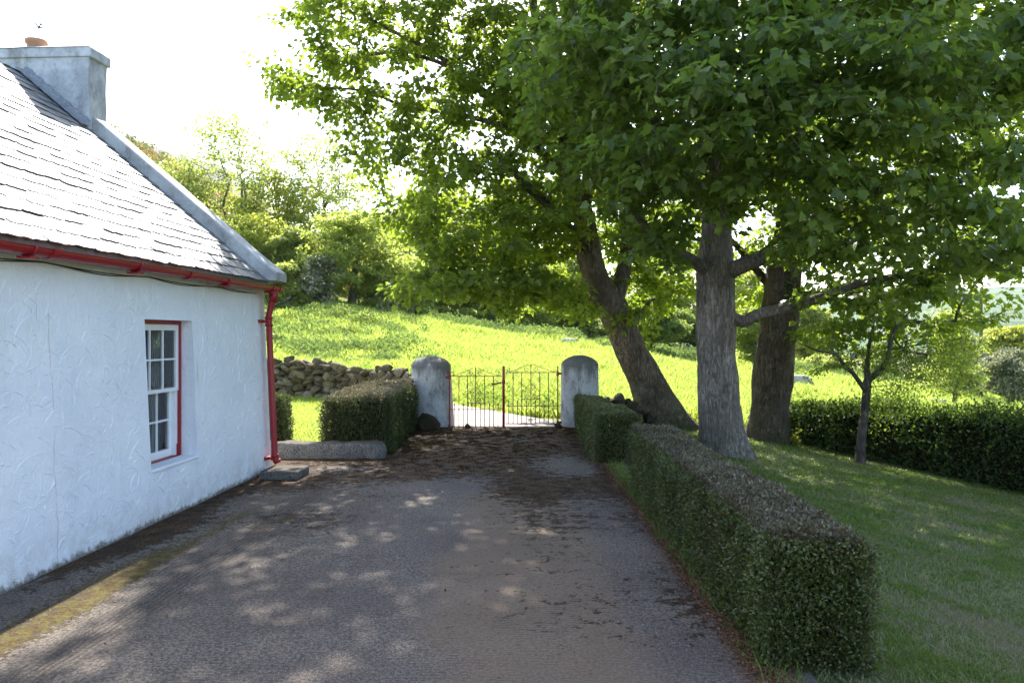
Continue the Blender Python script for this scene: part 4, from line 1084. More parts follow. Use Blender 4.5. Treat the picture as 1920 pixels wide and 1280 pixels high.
    V = [(x, y, (h - k * .8) * (hs(x) if hs else 1) + float(gz(x, y))) for y in cy for x in cx]; core.add(V, [(j*nx+i, j*nx+i+1, (j+1)*nx+i+1, (j+1)*nx+i) for j in range(ny-1) for i in range(nx-1)])
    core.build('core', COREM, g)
    # woody twigs poking through
    tw = MB(); nt = int((sx + sy) * 2 * 16)
    for i in range(min(nt, 420)):
        side = random.random() * (sx + sy) * 2
        if side < sy: p = (x0, y0 + side, -1, 0)
        elif side < 2*sy: p = (x1, y0 + side - sy, 1, 0)
        elif side < 2*sy + sx: p = (x0 + side - 2*sy, y0, 0, -1)
        else: p = (x0 + side - 2*sy - sx, y1, 0, 1)
        z = random.uniform(0, h * .9); L_ = random.uniform(.08, .22); a = [p[0] - p[2] * .06, p[1] - p[3] * .06]
        zz = z + float(gz(a[0], a[1])); b = [p[0] + p[2] * random.uniform(-.02, .02 + rag) + random.uniform(-.06, .06) * abs(p[3]), p[1] + p[3] * random.uniform(-.02, .02 + rag) + random.uniform(-.06, .06) * abs(p[2])]
        tw.tube([(a[0], a[1], zz), (b[0], b[1], min(zz + L_, h + zz - z))], [.004, .002], 4, cap=False)
    tag(tw.build('twigs', M['twig'], g), kind='stuff')
    return g
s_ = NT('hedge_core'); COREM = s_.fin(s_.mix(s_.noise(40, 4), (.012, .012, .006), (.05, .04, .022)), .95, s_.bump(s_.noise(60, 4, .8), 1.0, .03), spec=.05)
hedge('clipped_hedge', 'long low clipped box hedge with brown flat top along the driveway', 1.26, 1.69, 0, 4.75, .63, .021, 34000, M['hedge'], loc=(0, 3.95, 0), groove=(.32, 2.1), top_mat=M['hedge_top'], topden=1.5, htop_var=.008, amp=.034, rag=.035, shoots=(3600, .05), shootm=M['hedge_top'])
hedge('clipped_hedge', 'short clipped hedge block just left of the long hedge, before the gate', 1.06, 1.58, 0, 1.45, .60, .026, 13000, M['hedge'], loc=(0, 10.3, 0), amp=.035)
hedge('clipped_hedge', 'short clipped hedge block touching the right gate pillar', 1.09, 1.50, 0, 2.3, .56, .028, 12000, M['hedge'], loc=(0, 11.85, 0), amp=.035)
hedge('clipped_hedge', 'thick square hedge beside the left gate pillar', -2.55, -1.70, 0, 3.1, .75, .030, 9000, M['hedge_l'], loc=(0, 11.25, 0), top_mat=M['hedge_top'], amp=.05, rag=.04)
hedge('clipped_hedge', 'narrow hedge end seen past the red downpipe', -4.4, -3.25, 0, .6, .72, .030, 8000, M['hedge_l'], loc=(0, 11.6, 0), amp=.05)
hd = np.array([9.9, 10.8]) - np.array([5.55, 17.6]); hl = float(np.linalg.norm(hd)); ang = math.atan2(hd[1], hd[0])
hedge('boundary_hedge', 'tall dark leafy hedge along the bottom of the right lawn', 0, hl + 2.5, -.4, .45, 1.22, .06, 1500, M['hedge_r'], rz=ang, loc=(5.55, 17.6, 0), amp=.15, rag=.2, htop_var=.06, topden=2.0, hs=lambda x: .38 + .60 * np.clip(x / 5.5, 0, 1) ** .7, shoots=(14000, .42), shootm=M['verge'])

# ------------------------------------------------------------------ the three sycamores
def hero(name, label, trunk, branches, blobs, natt, bark, leafm, loc, step, infl, kill, tip, thr, per, spread, smin, smax, seed, flat=1.0, extra=None):
    global rng
    rng = np.random.default_rng(seed); random.seed(seed)
    nodes = [p for p, r in trunk]; rad = [r for p, r in trunk]; par = [-1] + list(range(len(trunk) - 1))
    for at, pts in branches:
        prev = at if at >= 0 else len(nodes) + at
        for p, r in pts: nodes.append(p); rad.append(r); par.append(prev); prev = len(nodes) - 1
    att = blob_points(blobs, natt)
    N, Pn = colonize(nodes, par, att, step, infl, kill)
    r, cnt, ch = pipe(N, Pn, tip, fixed=rad)
    t = empty(name, loc); tag(t, label, 'tree', 'sycamores on the lawn')
    branch_mesh('trunk', N, Pn, r, cnt, bark, t, loc)
    cen = np.mean(att, 0)
    C, A, Nn, S = tip_leaves(N, Pn, r, thr, per, spread, smin, smax, .55, flat, cen)
    ok = (C[:, 2] > zg(C[:, 0], C[:, 1]) + .5)
    # the air around the forks of the middle and left trunks is clear of leaves
    for (ax_, ay_, az_, rx_, ry_, rz_, pr_) in ((3.0, 11.2, 2.75, .42, 1.5, .75, .92), (1.75, 14.9, 2.7, .62, 1.1, .8, .8)):
        ok &= ~((((C[:, 0] - ax_) / rx_) ** 2 + ((C[:, 1] - ay_) / ry_) ** 2 + ((C[:, 2] - az_) / rz_) ** 2 < 1) & (rng.random(len(C)) < pr_))
    C, A, Nn, S = C[ok], A[ok], Nn[ok], S[ok]
    make_leaves('crown', C, A, Nn, S, 'maple', leafm, t, loc=loc)
    print(name, 'nodes', len(N), 'leaves', len(C))
    return t
def B(px, py, Y, rx, ry, rz): p = P(px, py, Y); return (p[0], p[1], p[2], rx, ry, rz)
def G(px, Y, dz=-.15): return on_ground(px, Y, dz)

# left, leaning
bA = G(1250, 16.3)
trA = [(bA, .56), (P(1235, 765, 16.25), .44), (P(1212, 715, 16.2), .345), (P(1188, 665, 16.1), .30), (P(1166, 615, 16.0), .29), (P(1146, 572, 15.95), .29),
       (P(1118, 520, 15.8), .235), (P(1102, 465, 15.7), .225), (P(1094, 405, 15.7), .20), (P(1078, 350, 15.6), .13), (P(1062, 270, 15.4), .115), (P(1040, 170, 15.2), .10), (P(1010, 60, 15.0), .085), (P(985, -80, 14.9), .06)]
brA = [(5, [(P(1164, 530, 16.1), .16), (P(1173, 480, 16.3), .145), (P(1180, 430, 16.5), .13), (P(1178, 340, 16.6), .11), (P(1165, 220, 16.6), .09), (P(1150, 60, 16.5), .07), (P(1140, -80, 16.4), .05)]),
       (8, [(P(1098, 365, 15.9), .12), (P(1108, 280, 15.9), .09), (P(1120, 150, 15.8), .07), (P(1110, 0, 15.7), .055)]),
       (7, [(P(1075, 430, 15.0), .06), (P(1030, 390, 14.5), .05), (P(980, 345, 14.2), .04), (P(930, 290, 14.0), .03)]),
       (8, [(P(1060, 395, 14.9), .055), (P(1010, 365, 14.4), .042), (P(950, 300, 14.0), .035)]),
       (9, [(P(1030, 300, 15), .075), (P(960, 215, 14.6), .06), (P(880, 150, 14.3), .05), (P(800, 90, 14.1), .04), (P(700, 40, 14.0), .03), (P(640, 15, 14), .02)]),
       (9, [(P(1000, 270, 14.9), .06), (P(920, 190, 14.4), .045), (P(850, 130, 14.2), .038), (P(760, 100, 14.1), .03), (P(680, 105, 14), .022), (P(610, 120, 14), .014)]),
       (10, [(P(960, 240, 14.5), .055), (P(860, 215, 14.2), .04), (P(760, 200, 14.1), .032), (P(690, 172, 14.1), .024), (P(600, 165, 14.0), .016), (P(550, 165, 14), .010)]),
       (5, [(P(1100, 560, 15.4), .055), (P(1085, 548, 15.2), .05), (P(1020, 530, 14.6), .03), (P(940, 520, 13.9), .022), (P(860, 515, 13.3), .016)]),
       (4, [(P(1188, 588, 15.8), .05), (P(1205, 582, 15.7), .04), (P(1222, 562, 15.6), .03)])]
blA = [B(600, 130, 14.0, .85, 1.0, .40), B(560, 165, 14.0, .45, .6, .22), B(650, 20, 14.0, .9, 1.1, .45), B(720, 60, 14.1, .8, 1.0, .4), B(640, 205, 14.1, .45, .7, .28), B(700, 170, 14.1, .5, .7, .22),
       B(820, 50, 14.3, 1.1, 1.3, .6), B(860, 195, 14.0, .9, 1.3, .55), B(760, 275, 13.9, .75, .9, .36), B(700, 300, 13.9, .35, .6, .16), B(850, 320, 13.9, 1.0, 1.1, .5), B(790, 420, 13.4, .55, .9, .36),
       B(880, 430, 13.6, .9, 1.2, .55), B(900, 520, 13.0, 1.1, 1.2, .40), B(805, 530, 12.7, .5, .7, .28), B(980, 420, 14.8, 1.2, 1.4, .8), B(1010, 545, 13.8, 1.0, 1.3, .32), B(1000, 200, 14.5, 1.3, 1.5, 1.0),
       B(940, 90, 14.5, 1.2, 1.5, .9), B(1110, 240, 15.8, 1.5, 1.7, 1.4), B(1180, 420, 17.2, 1.4, 1.1, .8), B(1240, 540, 17.6, 1.2, .9, .45), B(1060, 560, 16.6, 1.2, .9, .35), B(1100, 80, 15.5, 1.5, 1.8, 1.3),
       B(920, -140, 14.3, 1.5, 1.6, .8), B(760, -90, 14.0, .9, 1.0, .35), B(1050, -240, 14.8, 2.0, 2.2, 1.3), B(880, -330, 14.6, 1.0, 1.2, .4), B(1130, 590, 15.6, .35, .5, .16), B(700, 235, 14.0, .3, .4, .14), B(900, 440, 16.4, 1.7, 1.3, .6), B(1010, 400, 16.9, 1.4, 1.2, .8), B(820, 400, 15.8, 1.0, 1.0, .45), B(1000, 480, 16.8, 1.3, .9, .35), B(1020, -420, 14.4, 1.8, 1.1, .5), B(840, -320, 14.2, .9, .9, .35), B(715, -250, 14.2, .9, .8, .25), B(790, -350, 13.9, .8, .7, .25), B(690, -165, 14.2, .7, .7, .22), B(930, -400, 13.5, 1.3, 1.0, .35), B(1080, -430, 13.0, 1.2, 1.0, .4), B(1180, -380, 13.8, 1.6, 1.4, .7)]  # unseen blobs behind and above the crown are added to shade the driveway
hero('sycamore_tree', 'leaning forked sycamore nearest the gate, its branches spreading left', trA, brA, blA, 12500, M['bark_a'], M['syc'], tuple(float(v) for v in on_ground(1250, 16.3)),
     .21, 1.6, .30, .0055, .016, 24, .29, .058, .115, 11)
# middle
bB = G(1364, 12.7)
trB = [(bB, .385), (P(1356, 810, 12.7), .335), (P(1349, 760, 12.7), .31), (P(1344, 700, 12.7), .30), (P(1343, 640, 12.7), .295), (P(1342, 580, 12.7), .29), (P(1342, 520, 12.7), .285), (P(1341, 475, 12.7), .25),
       (P(1343, 420, 12.65), .21), (P(1338, 340, 12.6), .18), (P(1330, 250, 12.5), .165), (P(1324, 150, 12.5), .15), (P(1322, 60, 12.4), .13), (P(1310, -80, 12.3), .09)]
brB = [(5, [(P(1390, 602, 12.6), .085), (P(1425, 588, 12.4), .08), (P(1490, 574, 12.1), .072), (P(1555, 552, 11.8), .062), (P(1620, 530, 11.6), .05), (P(1700, 515, 11.5), .05), (P(1790, 500, 11.5), .035)]),
       (6, [(P(1312, 498, 12.5), .10), (P(1285, 480, 12.2), .085), (P(1258, 466, 11.8), .07), (P(1215, 430, 11.2), .05), (P(1170, 370, 10.6), .035)]),
       (6, [(P(1385, 500, 12.5), .12), (P(1430, 482, 12.2), .11), (P(1480, 445, 11.8), .10), (P(1540, 410, 11.4), .085), (P(1620, 370, 11.0), .065), (P(1710, 330, 10.7), .05), (P(1800, 300, 10.5), .035)]),
       (8, [(P(1300, 350, 12.0), .08), (P(1240, 250, 11.3), .06), (P(1180, 150, 10.6), .045), (P(1120, 80, 10), .03)]),
       (9, [(P(1390, 260, 11.8), .09), (P(1440, 150, 11.2), .07), (P(1500, 40, 10.6), .055), (P(1560, -60, 10.2), .04)]),
       (8, [(P(1360, 360, 11.6), .08), (P(1390, 290, 10.8), .065), (P(1400, 220, 10.0), .05), (P(1420, 130, 9.3), .035)]),
       (10, [(P(1290, 160, 11.8), .07), (P(1250, 40, 11.2), .05), (P(1220, -80, 10.8), .04)])]
blB = [B(1130, 90, 9.6, .9, 1.1, .7), B(1230, 330, 10.2, .8, 1.0, .5), B(1120, 270, 10.6, .75, 1.0, .55), B(1060, 170, 10.8, .6, .9, .5), B(1290, 200, 9.2, .9, 1.0, .65), B(1420, 180, 8.8, 1.0, 1.1, .7), B(1450, 350, 9.8, 1.0, 1.0, .38),
       B(1290, 385, 10.6, .8, .8, .22), B(1580, 120, 8.8, 1.1, 1.1, .8), B(1560, 330, 9.4, .9, 1.0, .55), B(1720, 200, 9.0, 1.1, 1.1, .8), B(1690, 400, 9.8, 1.0, 1.0, .45), B(1850, 130, 9.3, 1.0, 1.1, .8),
       B(1850, 360, 9.8, .9, 1.0, .6), B(1560, 470, 10.4, .9, .9, .22), B(1790, 470, 10.5, .9, .9, .25), B(1400, -20, 10, 1.6, 1.6, .9), B(1200, -60, 10.5, 1.4, 1.5, .9), B(1620, -80, 10, 1.6, 1.6, .9), B(1850, -60, 9.8, 1.3, 1.5, .8),
       B(1330, -220, 11.8, 2.2, 2.2, 1.2), B(1600, -230, 11.4, 2.0, 2.0, 1.0), B(1480, 250, 12, 1.4, 1.3, 1.0), B(1620, 560, 11.7, .7, .6, .14), B(1720, 555, 11.7, .6, .6, .16), B(1220, 200, 12.0, 1.1, 1.1, 1.0), B(1290, 330, 14.3, 1.2, .9, .7), B(1950, 450, 10.2, .5, .9, .4), B(1230, 470, 11.0, .5, .6, .18)]
hero('sycamore_tree', 'thick upright grey sycamore standing nearest, a low limb reaching right', trB, brB, blB, 9500, M['bark_b'], M['syc_b'], tuple(float(v) for v in on_ground(1364, 12.7)),
     .21, 1.5, .29, .0055, .016, 15, .29, .070, .145, 12)
# right, behind
bC = G(1438, 16.2)
trC = [(bC, .46), (P(1441, 785, 16.2), .39), (P(1446, 735, 16.2), .37), (P(1452, 680, 16.2), .37), (P(1458, 620, 16.2), .36), (P(1465, 560, 16.2), .34), (P(1471, 500, 16.2), .32), (P(1478, 430, 16.2), .26), (P(1486, 340, 16.2), .21), (P(1492, 220, 16.2), .16), (P(1500, 80, 16.1), .12), (P(1505, -60, 16), .08)]
brC = [(6, [(P(1500, 470, 15.9), .13), (P(1560, 430, 15.6), .10), (P(1650, 390, 15.3), .08), (P(1750, 350, 15.1), .06), (P(1850, 330, 15), .04)]),
       (5, [(P(1540, 552, 15.6), .07), (P(1600, 578, 15.2), .055), (P(1680, 600, 14.8), .04), (P(1780, 605, 14.6), .03)]),
       (5, [(P(1430, 520, 16.5), .08), (P(1390, 470, 16.8), .06), (P(1340, 420, 17), .045)]),
       (8, [(P(1560, 260, 15.8), .09), (P(1640, 160, 15.5), .07), (P(1740, 60, 15.2), .05)])]
blC = [B(1570, 628, 15.0, .75, .8, .20), B(1690, 622, 14.7, 1.0, .9, .26), B(1650, 600, 14.8, 1.2, .9, .25), B(1800, 600, 14.6, .75, .8, .26), B(1870, 500, 14.8, .7, .9, .35), B(1565, 520, 15.4, .7, .8, .3), B(1640, 530, 15.2, 1.2, .9, .3), B(1780, 525, 15.0, 1.0, .9, .3), B(1520, 470, 16.0, .8, .8, .4), B(1340, 330, 16.4, 1.2, 1.0, .8), B(1540, 380, 16.8, 1.2, 1.0, .7), B(1500, 560, 16.8, .7, .7, .25), B(1640, 560, 15.0, 1.0, .8, .25), B(1640, 450, 15.4, 1.5, 1.4, .6), B(1820, 430, 15.3, 1.3, 1.4, .6), B(1900, 250, 15.4, 1.2, 1.4, 1.0),
       B(1660, 260, 15.8, 2.0, 1.7, 1.2), B(1800, 90, 15.5, 1.8, 1.8, 1.2), B(1580, 80, 16, 1.9, 1.8, 1.3), B(1400, 330, 17.4, 1.4, 1.3, 1.0), B(1340, 480, 18.0, 1.4, 1.0, .6), B(1440, 150, 17, 1.5, 1.5, 1.2), B(1400, 560, 18.2, .9, .7, .3), B(1540, -100, 16, 2.2, 2.0, 1.2), B(1750, -120, 15.8, 2, 2, 1.1)]
hero('sycamore_tree', 'brown sycamore behind the grey one, slanting right with dark low foliage', trC, brC, blC, 8000, M['bark_c'], M['syc'], tuple(float(v) for v in on_ground(1438, 16.2)),
     .23, 1.6, .32, .0055, .016, 15, .31, .065, .125, 13)

# ------------------------------------------------------------------ other trees
def gtree(name, label, px, Y, top_py, wpx, leafm, bark, natt=700, lo=.25, leaf=(.10, .2), per=6, seed=1, stems=1, cat='tree', group=None, spread=.35, kind='diamond', tip=.010, infl=3.0, tr=.16, lean=0, dens_c=4, weep=0.0, basew=.9, X=None):
    global rng
    rng = np.random.default_rng(seed); random.seed(seed)
    b = on_ground(px, Y) if X is None else np.array([X, Y, float(zg(X, Y))])
    zt = EYE + (HOR - top_py) / F * Y; Hh = zt - b[2]; W = wpx / F * Y / 2
    nodes = []; par = []; rad = []
    for s in range(stems):
        dx = random.uniform(-.5, .5) * W * .8 if stems > 1 else 0
        last = -1; m = 5
        for i in range(m):
            t = i / (m - 1) * .62; nodes.append(b + np.array([lean * t + dx * t * 1.4 + (0 if i == 0 else random.gauss(0, .02 * Hh)), random.gauss(0, .01 * Hh), Hh * t - (.1 if i == 0 else 0)])); par.append(last); rad.append(tr * (1 - t * .8) / (stems ** .4)); last = len(nodes) - 1
    blobs = []
    nb = 20 if Hh > 4 else 8
    for i in range(nb):
        t = lo + (1 - lo) * (i + .5) / nb; a = random.random() * 6.28; ww = W * math.sin(math.pi * min(1, (.20 + t * .68))) ** .6
        if cat in ('bush', 'shrub'): ww = W * math.sqrt(max(0.05, 1 - t * t * .9)) * .8
        rr = random.uniform(.35, .62) * ww + .12 * Hh * .5
        d = max(0, ww - rr * .8)
        blobs.append((b[0] + lean * t + math.cos(a) * d, b[1] + math.sin(a) * d, b[2] + Hh * min(t, 1 - rr * .5 / Hh), rr, rr, rr * .6))
    blobs.append((b[0] + lean, b[1], b[2] + Hh * .93, W * .25, W * .25, Hh * .07))
    att = blob_points(blobs, natt, dens_c, .05 * Hh * .5)
    att = att[att[:, 2] > b[2] + .1]
    step = max(.12, Hh * .028)
    N, Pn = colonize(nodes, par, att, step, max(infl, Hh * .3), step * 1.35, 110)
    r, cnt, ch = pipe(N, Pn, tip, fixed=rad)
    loc = tuple(float(v) for v in b)
    t = empty(name, loc); tag(t, label, cat, group)
    branch_mesh('trunk', N, Pn, r, cnt, bark, t, loc)
    C, A, Nn, S = tip_leaves(N, Pn, r, tip * 2.9, per, spread, leaf[0], leaf[1], .3 + weep, .5)
    if weep:
        k = rng.random(len(C)) ** 1.5 * weep; C[:, 2] -= k
    make_leaves('crown', C, A, Nn, S, kind, leafm, t, loc=loc)
    return t
Lb = M['bark_far']
T = [
 ('ash_tree', 'tallest airy pale tree rising above the cottage coping', 425, 56, 212, 200, M['ash'], 1100, dict(stems=3, per=3, tr=.2, leaf=(.14, .26), spread=.45)),
 ('ash_tree', 'airy pale tree half hidden behind the roof slope, left of the tallest', 335, 54, 300, 150, M['ash'], 600, dict(stems=3, per=3, leaf=(.14, .26), spread=.5)),
 ('ash_tree', 'tall airy tree with dark forking limbs above the blossoming bush', 605, 60, 245, 210, M['ash'], 1200, dict(stems=2, per=3, tr=.24, leaf=(.14, .26), spread=.45)),
 ('willow_tree', 'yellow green rounded tree between the two tallest far trees', 520, 57, 320, 150, M['yel_leaf'], 700, dict(stems=3, per=4, leaf=(.14, .28), spread=.5, lo=.1)),
 ('oak_tree', 'dark spreading tree with leaning trunk at the top of the field', 655, 50, 395, 210, M['mid_leaf'], 900, dict(per=4, tr=.28, lean=.9, leaf=(.13, .24), lo=.22)),
 ('ash_tree', 'pale tree seen through the gap below the left sycamore branches', 815, 72, 345, 200, M['ash'], 1000, dict(stems=2, per=5, leaf=(.18, .32))),
 ('ash_tree', 'pale tree just right of the dark spreading tree', 735, 76, 400, 130, M['yel_leaf'], 800, dict(stems=2, per=6, leaf=(.2, .34))),
 ('willow_tree', 'yellow green tree low against the coping, below the tallest tree', 450, 50, 400, 170, M['yel_leaf'], 700, dict(stems=3, per=5, leaf=(.13, .25), lo=.05, spread=.45)),
 ('willow_tree', 'bright green tree between coping end and dark spreading tree', 545, 50, 430, 120, M['ash'], 700, dict(stems=3, per=5, leaf=(.13, .25), lo=.05, spread=.4)),
 ('sycamore_sapling', 'round dark tree on the field edge seen between two sycamore trunks', 1218, 50, 555, 130, M['dark_leaf'], 800, dict(per=8, leaf=(.13, .24), tr=.2, lo=.35)),
 ('ash_tree', 'pale tree between the grey and brown sycamore trunks', 1415, 52, 575, 90, M['ash'], 600, dict(per=7, leaf=(.12, .22), tr=.12)),
 ('ash_tree', 'leafy tree beyond the field hedge, behind the leaning trunk', 1060, 68, 470, 150, M['mid_leaf'], 800, dict(per=7, leaf=(.16, .28), lo=.1, spread=.45)),
 ('ash_tree', 'wide leafy tree beyond the hedge between leaning and grey trunks', 1245, 72, 455, 170, M['mid_leaf'], 900, dict(per=7, leaf=(.16, .28), lo=.1, spread=.45)),
 ('ash_tree', 'leafy tree beyond the hedge above the red gate', 940, 70, 450, 150, M['mid_leaf'], 800, dict(per=7, leaf=(.16, .28), lo=.1, spread=.45)),
 ('ash_tree', 'taller leafy tree behind the pale one between upright trunks', 1400, 78, 500, 120, M['ash'], 700, dict(per=7, leaf=(.16, .28), lo=.1, spread=.45)),
 ('ash_tree', 'distant pale tree just right of the brown sycamore trunk', 1530, 95, 572, 90, M['ash'], 500, dict(per=7, leaf=(.25, .4))),
 ('ash_tree', 'light leafy tree past the birch, beside the utility pole', 1785, 36, 572, 120, M['ash'], 600, dict(stems=2, per=3, leaf=(.09, .17), tr=.12, spread=.3)),
 ('hawthorn_tree', 'hawthorn white with blossom at the far right by the fence', 1893, 47, 655, 100, M['haw_leaf'], 700, dict(per=12, leaf=(.08, .15), tr=.14, lo=.3, spread=.3)),
 ('hawthorn_tree', 'flowering hawthorn left of the utility pole', 1775, 52, 628, 130, M['haw_leaf'], 700, dict(per=12, leaf=(.09, .17), tr=.12, lo=.1, spread=.3)),
 ('willow_tree', 'yellow green rounded tree above the white hawthorn at the far right', 1905, 85, 612, 120, M['yel_leaf'], 900, dict(per=12, leaf=(.2, .36), lo=.05, tr=.2, spread=.6)),
]
for k, (nm, lb, px, Y, tp, w, lm, na, kw) in enumerate(T):
    kw['per'] = int(kw.get('per', 6) * 2.5); gtree(nm, lb, px, Y, tp, w * 1.12, lm, Lb, natt=int(na * 2.8), seed=40 + k, **kw)
BU = [
 ('hawthorn_bush', 'large blossoming bush at the foot of the dark spreading tree', 600, 47, 480, 100, M['haw_leaf']),
 ('shrub', 'grey green bush just past the coping end', 535, 46, 492, 80, M['ash']),
 ('shrub', 'rounded green bush right of the dark spreading tree', 712, 52, 470, 90, M['ash']),
 ('shrub', 'pale bush under the hanging sycamore leaves, nearest the fence posts', 770, 54, 490, 90, M['ash']),
 ('shrub', 'tall bush in the field hedge, fifth from the right', 845, 56, 500, 110, M['mid_leaf']),
 ('shrub', 'tall bush in the field hedge, fourth from the right', 925, 57, 520, 110, M['dark_leaf']),
 ('shrub', 'tall bush in the field hedge, third from the right', 1005, 58, 535, 110, M['mid_leaf']),
 ('shrub', 'tall bush in the field hedge behind the leaning trunk', 1085, 58, 545, 110, M['dark_leaf']),
 ('shrub', 'dark bush in the field hedge just left of the grey trunk', 1275, 60, 575, 110, M['dark_leaf']),
 ('shrub', 'bush in the field hedge between leaning trunk and round tree', 1165, 60, 575, 90, M['dark_leaf']),
 ('shrub', 'low pale hedge clump beyond the sheep', 1545, 64, 662, 110, M['ash']),
 ('shrub', 'low dark hedge clump behind the birch', 1660, 66, 640, 130, M['dark_leaf']),
 ('shrub', 'low hedge clump beyond the white hawthorn', 1935, 64, 660, 90, M['dark_leaf']),
 ('shrub', 'low pale clump between the upright trunks', 1395, 60, 655, 60, M['ash']),
]
for k, (nm, lb, px, Y, tp, w, lm) in enumerate(BU):
    gtree(nm, lb, px, Y, tp, w * 1.45, lm, Lb, natt=800, seed=90 + k, stems=5, per=14, lo=.02, leaf=(.13, .25), cat='bush', tr=.05, spread=.4, infl=2)
# bright shrub by the end of the boundary hedge, sapling leaves by the trunks
gtree('shrub', 'yellow green shrub at the left end of the dark boundary hedge', 1548, 17.3, 742, 110, M['yel_leaf'], Lb, natt=500, seed=120, stems=5, per=9, lo=.05, leaf=(.03, .06), cat='bush', tr=.02, spread=.13, tip=.004, infl=1)
gtree('shrub', 'small leafy shrub between the leaning and grey sycamore trunks', 1300, 17.0, 760, 60, M['yel_leaf'], Lb, natt=160, seed=121, stems=3, per=6, lo=.05, leaf=(.05, .09), cat='bush', tr=.015, spread=.1, tip=.004, infl=1)
gtree('shrub', 'tiny plant with upright leaves at the foot of the brown sycamore', 1492, 15.9, 800, 26, M['yel_leaf'], Lb, natt=50, seed=122, stems=3, per=4, lo=.05, leaf=(.06, .10), cat='plant', tr=.01, spread=.06, tip=.004, infl=1)

# birch
def birch():
    global rng
    rng = np.random.default_rng(77); random.seed(77)
    b = on_ground(1613, 14.3)
    nodes = [b + np.array([0, 0, -.1]), P(1614, 830, 14.3), P(1620, 780, 14.3), P(1625, 735, 14.3), P(1627, 712, 14.3)]; rad = [.085, .075, .068, .068, .066]; par = [-1, 0, 1, 2, 3]
    def br(at, pts):
        prev = at
        for p, r in pts: nodes.append(p); rad.append(r); par.append(prev); prev = len(nodes) - 1
        return prev
    i0 = br(3, [(P(1600, 700, 14.2), .035), (P(1585, 688, 14.0), .032), (P(1572, 668, 13.9), .028), (P(1562, 662, 13.8), .024), (P(1535, 658, 13.7), .02), (P(1510, 648, 13.7), .012), (P(1495, 640, 13.7), .006)])
    br(4, [(P(1625, 690, 14.3), .045), (P(1628, 665, 14.3), .035), (P(1632, 630, 14.3), .02), (P(1640, 600, 14.3), .012)])
    i1 = br(4, [(P(1645, 700, 14.2), .045), (P(1660, 680, 14.1), .04), (P(1668, 655, 14.0), .036), (P(1672, 630, 14.0), .03), (P(1690, 600, 13.9), .02), (P(1720, 575, 13.8), .012)])
    br(i1 - 2, [(P(1695, 658, 13.9), .016), (P(1740, 665, 13.8), .009)]); br(i1 - 3, [(P(1700, 650, 14.3), .014), (P(1750, 640, 14.4), .008)])
    blobs = [B(1625, 640, 14.3, .55, .55, .35), B(1690, 650, 14.1, .6, .6, .35), B(1750, 670, 14.1, .45, .5, .3), B(1690, 725, 14.1, .5, .5, .2), B(1540, 690, 14, .3, .4, .15), B(1570, 610, 14.2, .5, .5, .2), B(1790, 630, 14.3, .4, .5, .25), B(1620, 680, 14.3, .3, .3, .2)]
    att = blob_points(blobs, 900, 4, .10)
    N, Pn = colonize(nodes, par, att, .09, .9, .13, 120); r, cnt, ch = pipe(N, Pn, .003, fixed=rad)
    loc = tuple(float(v) for v in b); t = empty('birch_tree', loc); tag(t, 'small crooked birch standing before the dark boundary hedge', 'tree')
    branch_mesh('trunk', N, Pn, r, cnt, M['bark_birch'], t, loc)
    C, A, Nn, S = tip_leaves(N, Pn, r, .008, 15, .14, .032, .055, .8, .3); k = rng.random(len(C)) ** 2.2 * .55; k *= (C[:, 0] > P(1640, 0, 14)[0]); C[:, 2] -= k
    make_leaves('crown', C, A, Nn, S, 'oval', M['birch_leaf'], t, loc=loc)
birch()

# ------------------------------------------------------------------ fences, pole, sheep, bird
def post(name, label, cat, px, Y, h, r, group=None):
    p = on_ground(px, Y); mb = MB(); ln = random.uniform(-.04, .04)
    mb.tube([(0, 0, -.1), (ln * .5, 0, h * .5), (ln, 0, h)], [r, r * .95, r * .85], 8); mb.tube([(ln, 0, h - .01), (ln, 0, h + .02)], [r * .85, r * .4], 8)
    o = mb.build(name, M['bark_far']); o.location = [float(v) for v in p]; tag(o, label, cat, group); return o
for k, px in enumerate((716, 728, 739, 748, 762, 774)):
    post('fence_post', 'weathered fence post at the top of the field by the pale bush', 'fence post', px, 45 + k * .4, random.uniform(.9, 1.15), .06, 'fence posts at the top of the field')
for k, px in enumerate((1822, 1862, 1903, 1790, 1640)):
    post('fence_post', 'dark wooden post of the fence beyond the right field', 'fence post', px, 58 - k * .8, 1.15, .06, 'fence posts beyond the right field')
post('utility_pole', 'tall grey wooden pole standing left of the white hawthorn', 'pole', 1840, 50, 6.5, .11)

